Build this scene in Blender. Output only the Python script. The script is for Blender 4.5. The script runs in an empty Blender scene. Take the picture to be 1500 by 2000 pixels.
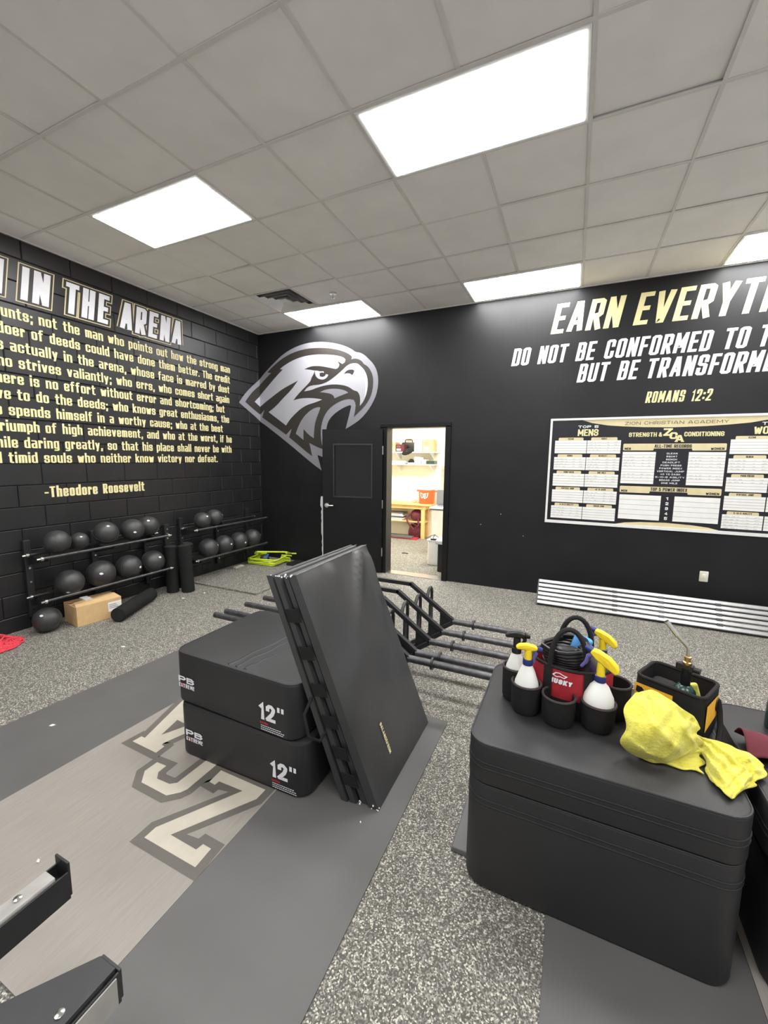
import bpy, bmesh, math, random
from mathutils import Vector, Matrix
from math import sin, cos, pi, radians, sqrt
random.seed(7)
scene = bpy.context.scene
COL = scene.collection

# ---------------------------------------------------------------- camera, world, exposure
cam_d = bpy.data.cameras.new('camera'); cam = bpy.data.objects.new('camera', cam_d); COL.objects.link(cam)
R_ = Vector((0.90852781, 0.41767683, 0.01110371)); U_ = Vector((-0.06382284, 0.11246577, 0.9916038)); F_ = Vector((-0.41292114, 0.90160829, -0.1288356))
cam.matrix_world = Matrix(((R_.x, U_.x, -F_.x, 4.9019), (R_.y, U_.y, -F_.y, -5.6141), (R_.z, U_.z, -F_.z, 1.7394), (0, 0, 0, 1)))
cam_d.sensor_fit = 'AUTO'; cam_d.sensor_width = 36.0; cam_d.lens = 803.595 * 36.0 / 2000.0
cam_d.clip_start = 0.02; cam_d.clip_end = 100
scene.camera = cam
w = bpy.data.worlds.new('world'); scene.world = w; w.use_nodes = True
bg = w.node_tree.nodes['Background']; bg.inputs[0].default_value = (1.0, 0.99, 0.98, 1); bg.inputs[1].default_value = 0.48
scene.view_settings.view_transform = 'Standard'; scene.view_settings.look = 'None'
scene.view_settings.gamma = 1; scene.view_settings.use_curve_mapping = False
scene.view_settings.exposure = 0.42
LAMP = 20.0            # radiance of the troffer lenses
H = 3.76               # ceiling height

# ---------------------------------------------------------------- materials
def lin(c):
    c /= 255.0
    return c / 12.92 if c <= 0.04045 else ((c + 0.055) / 1.055) ** 2.4
def rgb(r, g, b): return (lin(r), lin(g), lin(b), 1)
class NT:
    def __init__(s, name):
        s.m = bpy.data.materials.new(name); s.m.use_nodes = True; s.t = s.m.node_tree
        s.b = s.t.nodes['Principled BSDF']; s.pos = None
    def n(s, typ, **k):
        nd = s.t.nodes.new(typ)
        for a, v in k.items(): setattr(nd, a, v)
        return nd
    def l(s, a, b): s.t.links.new(a, b)
    def P(s):
        if s.pos is None: s.pos = s.n('ShaderNodeNewGeometry').outputs['Position']
        return s.pos
    def noise(s, scale, detail=3, rough=0.55, vec=None):
        nd = s.n('ShaderNodeTexNoise'); nd.inputs['Scale'].default_value = scale; nd.inputs['Detail'].default_value = detail; nd.inputs['Roughness'].default_value = rough
        s.l(vec or s.P(), nd.inputs['Vector']); return nd.outputs['Fac']
    def stretch(s, x, y, z):
        nd = s.n('ShaderNodeMapping'); nd.inputs['Scale'].default_value = (x, y, z); s.l(s.P(), nd.inputs['Vector']); return nd.outputs['Vector']
    def ramp(s, fac, stops, const=False):
        nd = s.n('ShaderNodeValToRGB'); cr = nd.color_ramp
        if const: cr.interpolation = 'CONSTANT'
        while len(cr.elements) < len(stops): cr.elements.new(0.5)
        for e, (p, c) in zip(cr.elements, stops): e.position = p; e.color = c
        s.l(fac, nd.inputs['Fac']); return nd.outputs['Color']
    def base(s, c): s.l(c, s.b.inputs['Base Color'])
    def bump(s, h, strength=0.3, dist=0.002):
        nd = s.n('ShaderNodeBump'); nd.inputs['Strength'].default_value = strength; nd.inputs['Distance'].default_value = dist
        s.l(h, nd.inputs['Height']); s.l(nd.outputs['Normal'], s.b.inputs['Normal'])
    def set(s, rough=0.5, metal=0.0, spec=0.5):
        s.b.inputs['Roughness'].default_value = rough; s.b.inputs['Metallic'].default_value = metal; s.b.inputs['Specular IOR Level'].default_value = spec
MATS = {}
def mul(c, k): return (min(c[0]*k, 1), min(c[1]*k, 1), min(c[2]*k, 1), 1)
def mat(name, col, rough=0.5, metal=0.0, spec=0.5, var=0.12, scale=9.0, bump=0.0, bscale=200.0, bdist=0.001):
    if name in MATS: return MATS[name]
    t = NT(name); t.set(rough, metal, spec)
    f = t.noise(scale); t.base(t.ramp(f, [(0.3, mul(col, 1-var)), (0.7, mul(col, 1+var))]))
    if bump: t.bump(t.noise(bscale, 2), bump, bdist)
    MATS[name] = t.m; return t.m
def emit(name, col, strength):
    t = NT(name); t.set(0.6)
    t.b.inputs['Base Color'].default_value = (0.9, 0.9, 0.9, 1); t.b.inputs['Emission Color'].default_value = col; t.b.inputs['Emission Strength'].default_value = strength
    MATS[name] = t.m; return t.m

black_paint = mat('black_wall_paint', (0.0125, 0.0125, 0.0140, 1), 0.46, spec=0.32, var=0.2, scale=2.5, bump=0.25, bscale=160)
block_paint = mat('black_block_paint', (0.0140, 0.0140, 0.0148, 1), 0.40, spec=0.5, var=0.2, scale=5, bump=0.5, bscale=90, bdist=0.002)
mortar_m = mat('black_mortar_paint', (0.012, 0.012, 0.0125, 1), 0.5, var=0.2, bump=0.4, bscale=120)
tile_m = mat('ceiling_tile_board', rgb(245, 241, 238), 0.9, spec=0.2, var=0.04, scale=3, bump=0.5, bscale=260, bdist=0.001)
tbar_m = mat('ceiling_tbar_enamel', rgb(226, 222, 218), 0.6, var=0.05)
white_enamel = mat('white_enamel', rgb(232, 232, 230), 0.4, var=0.03)
lens_m = emit('troffer_lens_glow', (1.0, 0.992, 0.98, 1), LAMP)
lens2_m = emit('storeroom_lens_glow', (1.0, 0.97, 0.91, 1), LAMP*1.7)
gold_m = mat('cream_gold_paint', rgb(232, 222, 168), 0.5, var=0.04)
gold2_m = mat('pale_gold_paint', rgb(222, 208, 165), 0.5, var=0.05)
white_paint = mat('white_paint', rgb(236, 236, 240), 0.5, var=0.04)
silver_m = mat('silver_grey_paint', rgb(134, 133, 140), 0.45, var=0.06, scale=2)
silver2_m = mat('light_silver_paint', rgb(174, 174, 181), 0.45, var=0.06, scale=2)
taupe_m = mat('dark_taupe_paint', rgb(50, 46, 43), 0.5, var=0.08)
vinyl = mat('black_vinyl', (0.019, 0.019, 0.0203, 1), 0.50, spec=0.5, var=0.15, scale=4, bump=0.15, bscale=300)
vinyl_soft = mat('black_soft_vinyl', (0.030, 0.030, 0.0316, 1), 0.42, spec=0.9, var=0.15, scale=4, bump=0.22, bscale=35, bdist=0.004)
rubber = mat('black_rubber', (0.030, 0.030, 0.031, 1), 0.48, spec=0.7, var=0.2, scale=30, bump=0.3, bscale=150)
foam = mat('black_foam', (0.013, 0.013, 0.013, 1), 0.85, spec=0.25, var=0.15, bump=0.4, bscale=220)
steel_blk = mat('black_powder_steel', (0.015, 0.015, 0.0165, 1), 0.45, spec=0.6, var=0.2, scale=14, bump=0.15, bscale=220)
steel_gry = mat('worn_dark_steel', (0.10, 0.10, 0.105, 1), 0.42, metal=0.7, var=0.3, scale=22)
chrome = mat('bright_chrome', (0.75, 0.75, 0.75, 1), 0.18, metal=1.0, var=0.05)
brushed = mat('brushed_nickel', (0.62, 0.61, 0.59, 1), 0.32, metal=1.0, var=0.08)
brass = mat('brass', rgb(196, 164, 110), 0.3, metal=1.0, var=0.1)
alu = mat('mill_aluminium', (0.42, 0.42, 0.42, 1), 0.36, metal=0.8, var=0.06, scale=12)
plastic_blk = mat('black_plastic', (0.011, 0.011, 0.012, 1), 0.35, var=0.1)
door_m = mat('black_door_enamel', (0.007, 0.007, 0.0078, 1), 0.38, spec=0.3, var=0.15, scale=3)
glass_m = mat('dark_window_glass', (0.008, 0.0085, 0.009, 1), 0.12, spec=0.4, var=0.2, scale=4)
card = mat('brown_cardboard', rgb(206, 172, 124), 0.85, var=0.08, scale=14)
paper = mat('white_paper', rgb(238, 238, 235), 0.8, var=0.03)
wood = mat('pale_birch', rgb(226, 184, 120), 0.5, var=0.1, scale=11)
cream_wall = mat('cream_wall_paint', rgb(238, 232, 214), 0.8, var=0.02, scale=2)
orange = mat('orange_plastic', rgb(238, 92, 40), 0.4, var=0.04)
maroon = mat('maroon_cloth', rgb(98, 40, 50), 0.9, var=0.15, scale=20, bump=0.4, bscale=260)
red_cloth = mat('red_nylon', rgb(168, 34, 46), 0.75, var=0.12, scale=30, bump=0.4, bscale=300)
black_cloth = mat('black_nylon', (0.011, 0.0105, 0.0105, 1), 0.8, spec=0.35, var=0.2, scale=30, bump=0.5, bscale=260)
brown_trim = mat('brown_black_binding', rgb(52, 42, 42), 0.7, var=0.1)
yellow_pl = mat('yellow_plastic', rgb(246, 214, 44), 0.4, var=0.03)
navy_pl = mat('navy_plastic', rgb(40, 50, 112), 0.4, var=0.05)
violet_pl = mat('violet_plastic', rgb(98, 92, 160), 0.4, var=0.05)
milk_pl = mat('milky_plastic', rgb(232, 232, 228), 0.4, var=0.03)
yellow_cloth = mat('yellow_bag_cloth', rgb(246, 186, 54), 0.7, var=0.06)
neon = mat('neon_green_plastic', rgb(206, 226, 58), 0.45, var=0.05)
blue_pl = mat('blue_plastic', rgb(60, 110, 190), 0.4, var=0.05)
red_rope = mat('coral_red_rope', rgb(214, 62, 78), 0.7, var=0.12, scale=40, bump=0.4, bscale=200)
green_paint = mat('dark_green_enamel', rgb(26, 58, 48), 0.25, var=0.1)
ivory = mat('ivory_plastic', rgb(226, 220, 204), 0.4, var=0.02)
ink = mat('black_print', (0.012, 0.012, 0.016, 1), 0.4, var=0.1)
ink_grey = mat('grey_marker_ink', rgb(110, 110, 116), 0.6, var=0.1)
navy_board = mat('near_black_board', (0.010, 0.010, 0.015, 1), 0.35, var=0.15)
red_print = mat('red_print', rgb(190, 50, 60), 0.5, var=0.05)
liner = mat('grey_liner_plastic', rgb(150, 148, 144), 0.38, var=0.12, scale=18)
grey_box = mat('grey_plastic', rgb(96, 98, 100), 0.5, var=0.05)

def m_towel():
    t = NT('yellow_microfibre'); t.set(1.0, spec=0.0); t.b.inputs['Sheen Weight'].default_value = 0.25
    f = t.noise(24, 5, 0.65); t.base(t.ramp(f, [(0.28, rgb(166, 158, 62)), (0.42, rgb(208, 200, 82)), (0.7, rgb(218, 212, 106))]))
    t.bump(t.noise(90, 4), 0.7, 0.006); MATS['towel'] = t.m; return t.m
towel_m = m_towel()
def m_floor():
    t = NT('speckled_rubber_floor'); t.set(0.75, spec=0.3)
    v = t.n('ShaderNodeTexVoronoi'); v.inputs['Scale'].default_value = 190; v.inputs['Randomness'].default_value = 1.0; t.l(t.P(), v.inputs['Vector'])
    sep = t.n('ShaderNodeSeparateColor'); t.l(v.outputs['Color'], sep.inputs['Color'])
    c1 = t.ramp(sep.outputs['Red'], [(0.0, rgb(84, 82, 78)), (0.40, rgb(112, 110, 104)), (0.68, rgb(146, 143, 134)), (0.87, rgb(190, 187, 174))], True)
    t.base(c1); t.bump(t.noise(140, 3), 0.4, 0.003)
    MATS['floor'] = t.m; return t.m
floor_m = m_floor()
def m_wood():
    t = NT('grey_laminate_platform'); t.set(0.5, spec=0.4)
    f = t.noise(6, 5, 0.6, t.stretch(14, 1.0, 1.0)); t.base(t.ramp(f, [(0.3, rgb(138, 132, 126)), (0.7, rgb(148, 142, 135))]))
    t.bump(f, 0.15, 0.001); MATS['laminate'] = t.m; return t.m
laminate = m_wood()
mat_rubber = mat('grey_black_rubber_mat', rgb(92, 91, 90), 0.5, spec=0.35, var=0.06, scale=3, bump=0.25, bscale=220)
zca_light = mat('pale_platform_print', rgb(186, 179, 164), 0.55, var=0.06, scale=12)
zca_dark = mat('grey_platform_print', rgb(96, 92, 86), 0.55, var=0.06, scale=12)

# ---------------------------------------------------------------- mesh helpers
WL = {}
def wl(o): return WL.get(o.name, Vector((0, 0, 0))) if o else Vector((0, 0, 0))
class MB:
    def __init__(s): s.v = []; s.f = []
    def add(s, vs, fs):
        o = len(s.v); s.v += [Vector(p) for p in vs]; s.f += [tuple(i + o for i in f) for f in fs]; return s
    def box(s, a, b, M=None):
        x0, y0, z0 = a; x1, y1, z1 = b
        vs = [Vector(p) for p in ((x0,y0,z0),(x1,y0,z0),(x1,y1,z0),(x0,y1,z0),(x0,y0,z1),(x1,y0,z1),(x1,y1,z1),(x0,y1,z1))]
        if M: vs = [M @ p for p in vs]
        return s.add(vs, [(3,2,1,0),(4,5,6,7),(0,1,5,4),(1,2,6,5),(2,3,7,6),(3,0,4,7)])
    def hexa(s, v8): return s.add(v8, [(3,2,1,0),(4,5,6,7),(0,1,5,4),(1,2,6,5),(2,3,7,6),(3,0,4,7)])
    def bar(s, p, q, wx, wz, up=(0,0,1)):        # rectangular bar from p to q
        p = Vector(p); q = Vector(q); d = (q-p).normalized(); u = Vector(up)
        if abs(d.dot(u)) > 0.98: u = Vector((1,0,0))
        a = d.cross(u).normalized()*wx/2; b = a.cross(d).normalized()*wz/2
        return s.hexa([p-a-b, p+a-b, q+a-b, q-a-b, p-a+b, p+a+b, q+a+b, q-a+b])
    def tube(s, pts, r, n=10, caps=True, closed=False, rs=None):
        pts = [Vector(p) for p in pts]; k = len(pts); rings = []; pu = None
        for i in range(k):
            if closed: d = pts[(i+1) % k] - pts[i-1]
            else: d = pts[min(i+1, k-1)] - pts[max(i-1, 0)]
            d.normalize()
            if pu is None:
                pu = Vector((0,0,1)) if abs(d.z) < 0.9 else Vector((1,0,0))
            a = d.cross(pu).normalized(); pu = a.cross(d).normalized()
            rr = rs[i] if rs else r
            rings.append([pts[i] + a*cos(2*pi*j/n)*rr + pu*sin(2*pi*j/n)*rr for j in range(n)])
        vs = [p for g in rings for p in g]; fs = []
        for i in range(k if closed else k-1):
            for j in range(n):
                a0 = i*n+j; a1 = i*n+(j+1) % n; b0 = ((i+1) % k)*n+j; b1 = ((i+1) % k)*n+(j+1) % n
                fs.append((a0, b0, b1, a1))
        if caps and not closed: fs += [tuple(range(n)), tuple((k-1)*n + n-1-j for j in range(n))]
        return s.add(vs, fs)
    def cyl(s, p, q, r, n=16, r2=None): return s.tube([p, q], r, n, rs=[r, r if r2 is None else r2])
    def lathe(s, prof, c, n=24, M=None, sx=1.0, sy=1.0):
        vs = []; c = Vector(c)
        for r, z in prof:
            for j in range(n):
                p = Vector((r*cos(2*pi*j/n)*sx, r*sin(2*pi*j/n)*sy, z))
                if M: p = M @ p
                vs.append(c + p)
        fs = [(i*n+j, i*n+(j+1) % n, (i+1)*n+(j+1) % n, (i+1)*n+j) for i in range(len(prof)-1) for j in range(n)]
        if prof[0][0] > 1e-6: fs.append(tuple(n-1-j for j in range(n)))
        if prof[-1][0] > 1e-6: fs.append(tuple((len(prof)-1)*n+j for j in range(n)))
        return s.add(vs, fs)
    def sphere(s, c, r, n=24, m=14, sz=1.0): return s.lathe([(max(r*sin(pi*i/m), 1e-5), -r*cos(pi*i/m)*sz) for i in range(m+1)], c, n)
    def ngon(s, pts): return s.add(pts, [tuple(range(len(pts)))])
    def prism(s, pts, d):                         # extrude a polygon by vector d
        n = len(pts); d = Vector(d); vs = [Vector(p) for p in pts]
        s.add(vs + [p + d for p in vs], [tuple(range(n-1, -1, -1)), tuple(range(n, 2*n))] + [(i, (i+1) % n, (i+1) % n + n, i + n) for i in range(n)])
        return s
    def rbox(s, x0, x1, y0, y1, z0, z1, R=0.06, e=0.02, n=7, m=4, M=None, sag=0.0):   # rounded block
        def ring(ins, z):
            out = []
            for (cx, cy, a0) in ((x1-R, y1-R, 0), (x0+R, y1-R, pi/2), (x0+R, y0+R, pi), (x1-R, y0+R, 1.5*pi)):
                for i in range(n+1):
                    a = a0 + pi/2*i/n; rr = max(R-ins, 1e-4)
                    out.append(Vector((cx + rr*cos(a), cy + rr*sin(a), z)))
            return out
        rings = []
        for i in range(m+1): a = pi/2*i/m; rings.append(ring(e*(1-sin(a)), z0+e*(1-cos(a))))
        for i in range(m+1): a = pi/2*i/m; rings.append(ring(e*(1-cos(a)), z1-e*(1-sin(a))))
        N = len(rings[0]); vs = [p for g in rings for p in g]
        if M: vs = [M @ p for p in vs]
        fs = [(i*N+j, i*N+(j+1) % N, (i+1)*N+(j+1) % N, (i+1)*N+j) for i in range(len(rings)-1) for j in range(N)]
        fs += [tuple(range(N-1, -1, -1)), tuple((len(rings)-1)*N+j for j in range(N))]
        return s.add(vs, fs)
    def grid(s, G):
        r = len(G); c = len(G[0])
        return s.add([p for row in G for p in row], [(i*c+j, i*c+j+1, (i+1)*c+j+1, (i+1)*c+j) for i in range(r-1) for j in range(c-1)])
    def mesh(s, name, m, off=None, smooth=35):
        me = bpy.data.meshes.new(name); off = off or Vector((0,0,0))
        me.from_pydata([tuple(p-off) for p in s.v], [], s.f); me.validate()
        bm = bmesh.new(); bm.from_mesh(me); bmesh.ops.recalc_face_normals(bm, faces=bm.faces) if len(s.f) > 1 else None; bm.to_mesh(me); bm.free()
        me.materials.append(m)
        if smooth:
            for p in me.polygons: p.use_smooth = True
            me.set_sharp_from_angle(angle=radians(smooth))
        return me
    def build(s, name, m, parent=None, smooth=35, bevel=0):
        off = wl(parent); o = bpy.data.objects.new(name, s.mesh(name, m, off, smooth)); COL.objects.link(o)
        if parent: o.parent = parent
        WL[o.name] = off
        if bevel:
            b = o.modifiers.new('bevel', 'BEVEL'); b.width = bevel; b.segments = 2; b.limit_method = 'ANGLE'; b.angle_limit = radians(40)
        return o
def tag(o, label=None, cat=None, group=None, kind=None):
    for k, v in (('label', label), ('category', cat), ('group', group), ('kind', kind)):
        if v: o[k] = v
    return o
def thing(name, loc, label, cat, group=None):
    o = bpy.data.objects.new(name, None); o.empty_display_size = 0.05; COL.objects.link(o)
    o.location = loc; WL[o.name] = Vector(loc); return tag(o, label, cat, group)
def inst(name, me, loc, parent=None, M=None):
    o = bpy.data.objects.new(name, me); COL.objects.link(o)
    if parent: o.parent = parent
    o.location = Vector(loc) - wl(parent); WL[o.name] = Vector(loc)
    if M: o.rotation_euler = M
    return o
def rotz(a, c):
    c = Vector(c); return Matrix.Translation(c) @ Matrix.Rotation(a, 4, 'Z') @ Matrix.Translation(-c)

# ---------------------------------------------------------------- block lettering (stroke font)
GL = {
'A':'!0,-.4 1.9,8 2.9,8 4.8,-.4|1,2.2 3.8,2.2','B':'0,0 0,8|~0,8 3.8,8 3.8,4.2 0,4.2|~0,4.2 4,4.2 4,0 0,0','C':'~4,5.6 4,8 0,8 0,0 4,0 4,2.4','D':'0,0 0,8|~0,8 4,8 4,0 0,0',
'E':'3.3,8 0,8 0,0 3.3,0|0,4.1 2.8,4.1','F':'3.3,8 0,8 0,0|0,4.1 2.8,4.1','G':'~4,5.6 4,8 0,8 0,0 4,0 4,3.8 2.3,3.8','H':'0,0 0,8|4,0 4,8|0,4.1 4,4.1','I':'0,0 0,8',
'J':'~4,8 4,0 0,0 0,2.4','K':'0,0 0,8|4,8 .6,3.7|1.4,4.8 4,0','L':'0,8 0,0 3.2,0','M':'0,0 0,8|5.4,0 5.4,8|!0,8.2 2.5,2.4 2.9,2.4 5.4,8.2','N':'0,0 0,8|4.2,0 4.2,8|!.05,8.2 4.15,-.2','O':'~0,0 4,0 4,8 0,8z',
'P':'0,0 0,8|~0,8 4,8 4,3.6 0,3.6','Q':'~0,0 4,0 4,8 0,8z|2.6,1.8 4.2,-.6','R':'0,0 0,8|~0,8 4,8 4,3.7 0,3.7|2,3.7 4,0','S':'~4,5.8 4,8 0,8 0,4.2 4,4.2 4,0 0,0 0,2.2',
'T':'0,8 4,8|2,0 2,8','U':'~0,8 0,0 4,0 4,8','V':'!0,8.4 1.9,0 2.7,0 4.6,8.4','W':'!0,8.4 1.3,0 1.9,0 3,6.4 3.4,6.4 4.5,0 5.1,0 6.4,8.4','X':'!0,-.4 4,8.4|!0,8.4 4,-.4','Y':'!0,8.4 2.2,3.2|!4.4,8.4 2.2,3.2|2.2,3.6 2.2,0','Z':'0,8 4,8|!3.9,8 .1,0|0,0 4,0',
'0':'~0,0 4,0 4,8 0,8z','1':'.1,6.6 1.3,8 1.3,0','2':'~0,5.8 0,8 4,8 4,4.8 0,.4|0,0 4,0','3':'~0,6 0,8 4,8 4,4.1 1.3,4.1|~1.3,4.1 4,4.1 4,0 0,0 0,2','4':'3,0 3,8 0,2.4 4.4,2.4',
'5':'4,8 0,8 0,4.6|~0,4.6 4,4.6 4,0 0,0 0,1.8',
'a':'~.2,6 4,6 4,0|~4,3.4 0,3.4 0,0 4,0','b':'0,8.6 0,0|~0,6 4,6 4,0 0,0','c':'~4,4.2 4,6 0,6 0,0 4,0 4,1.8','d':'4,8.6 4,0|~4,6 0,6 0,0 4,0','e':'~4,1.5 4,0 0,0 0,6 4,6 4,2.9 0,2.9',
'f':'~3,8.6 1,8.6 1,0|0,6 2.6,6','g':'~4,6 0,6 0,0 4,0|~4,6 4,-2 .3,-2','h':'0,8.6 0,0|~0,6 4,6 4,0','i':'0,6 0,0|0,8 0,8.6','k':'0,8.6 0,0|3.6,6 .6,3|1.5,3.7 3.8,0','l':'0,8.6 0,0',
'm':'0,6 0,0|~0,6 3.2,6 3.2,0|~3.2,6 6.4,6 6.4,0','n':'0,6 0,0|~0,6 4,6 4,0','o':'~0,0 4,0 4,6 0,6z','p':'0,6 0,-2|~0,6 4,6 4,0 0,0','q':'4,6 4,-2|~4,6 0,6 0,0 4,0','r':'0,6 0,0|~0,6 2.7,6 2.7,4.6',
's':'~4,4.5 4,6 0,6 0,3.1 4,3.1 4,0 0,0 0,1.5','t':'~1,8 1,0 2.8,0|0,6 2.8,6','u':'~0,6 0,0 4,0|4,6 4,0','v':'!0,6.4 1.8,0 2.4,0 4.2,6.4','w':'!0,6.4 1.2,0 1.6,0 2.8,5 3.2,5 4.4,0 4.8,0 6,6.4','x':'0,0 4,6|0,6 4,0',
'y':'!0,6.4 2.1,.3|!4.2,6.4 1.4,-2.2','z':'0,6 4,6 0,0 4,0',';':'.4,4.4 .4,5|.4,.5 0,-1.5',',':'.4,.5 0,-1.5','.':'0,0 0,.4',':':'0,1.4 0,1.9|0,5 0,5.5','-':'0,3.4 2,3.4',
'&':'~4.2,3.4 3.4,0 0,0 0,4 3,5.4 3,8 .8,8 .8,5.6 4.2,0','"':'0,6.6 0,8|3.2,6.6 3.2,8',"'":'0,6.4 0,8'}
def _parse(ch):
    out = []; mx = 0
    for st in GL[ch].split('|'):
        cut = st.startswith('~'); nc = st.startswith('!'); st = st.lstrip('~!'); cl = st.endswith('z'); st = st.rstrip('z')
        pts = [tuple(float(k) for k in p.split(',')) for p in st.split()]
        out.append((pts, cl, cut, nc)); mx = max(mx, max(p[0] for p in pts))
    return out, mx
def _stroke(pts, closed, t, cap=True):            # 2D polyline -> quads with mitred joints
    P = [Vector(p) for p in pts]; n = len(P); L = []; Rr = []
    for i in range(n):
        a = P[i] - P[i-1] if (i > 0 or closed) else None
        b = P[(i+1) % n] - P[i] if (i < n-1 or closed) else None
        p = P[i]
        if a is None: b = b.normalized(); nn = Vector((-b.y, b.x)); p = p - b*t/2*cap; k = 1
        elif b is None: a = a.normalized(); nn = Vector((-a.y, a.x)); p = p + a*t/2*cap; k = 1
        else:
            a = a.normalized(); b = b.normalized(); nn = Vector((-a.y-b.y, a.x+b.x))
            if nn.length < 1e-4: nn = Vector((-a.y, a.x))
            nn.normalize(); k = min(1/max(nn.dot(Vector((-a.y, a.x))), 0.45), 1.7)
        L.append(p + nn*t/2*k); Rr.append(p - nn*t/2*k)
    m = n if closed else n-1
    return [(L[i], Rr[i], Rr[(i+1) % n], L[(i+1) % n]) for i in range(m)]
def _chamfer(pts, closed, c):
    out = []; n = len(pts); P = [Vector(p) for p in pts]
    for i in range(n):
        if not closed and i in (0, n-1): out.append(P[i]); continue
        a = P[i-1] - P[i]; b = P[(i+1) % n] - P[i]; k = min(c, a.length*0.48, b.length*0.48)
        out += [P[i] + a.normalized()*k, P[i] + b.normalized()*k]
    return out
def layout(s, h, t, gap, sp, width=None, cw=None):  # solve letter width so that the line fills `width`
    tot = 0; fix = 0
    for ch in s:
        if ch == ' ': fix += sp; continue
        mx = _parse(ch)[1]; tot += mx/4; fix += t + gap
    fix -= gap
    if width is not None: cw = (width - fix)/max(tot, 1e-6)
    return cw, fix + tot*cw
def text2d(s, h, t, gap, sp, cw, slant=0.0, draw=None, cut=0.30, an=1.0):
    quads = []; x = 0; u = (h*an - t)/8; draw = draw or t     # an > 1: horizontal strokes thinner than stems
    for ch in s:
        if ch == ' ': x += sp; continue
        st, mx = _parse(ch)
        for pts, cl, cu, nc in st:
            q = [(x + t/2 + p[0]/4*cw, t/2 + p[1]*u) for p in pts]
            if cu: q = _chamfer(q, cl, cut*max(cw, t))
            for f in _stroke(q, cl, draw, 0 if nc else 1): quads.append([Vector((p.x + slant*p.y/an, p.y/an)) for p in f])
        x += mx/4*cw + t + gap
    return quads
def text(mb, s, O, ux, uy, h, t, width=None, cw=None, gap=None, sp=None, slant=0.0, draw=None, lift=0.0, right=False, cut=0.30, an=1.25):
    gap = t*0.55 if gap is None else gap; sp = h*0.28 if sp is None else sp
    cw, W = layout(s, h, t, gap, sp, width, cw)
    O = Vector(O); ux = Vector(ux); uy = Vector(uy); n = ux.cross(uy).normalized()
    if right: O = O - ux*W
    for i, f in enumerate(text2d(s, h, t, gap, sp, cw, slant, draw, cut, an)): mb.ngon([O + ux*p.x + uy*p.y + n*(lift + JIT*(i % 9)) for p in f])
    return cw, W
JIT = 0.00022                    # neighbouring strokes never lie in exactly one plane
LX, LY = (0,1,0), (0,0,1)        # reading direction on the left wall
BX, BY = (1,0,0), (0,0,1)        # reading direction on the back wall
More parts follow.
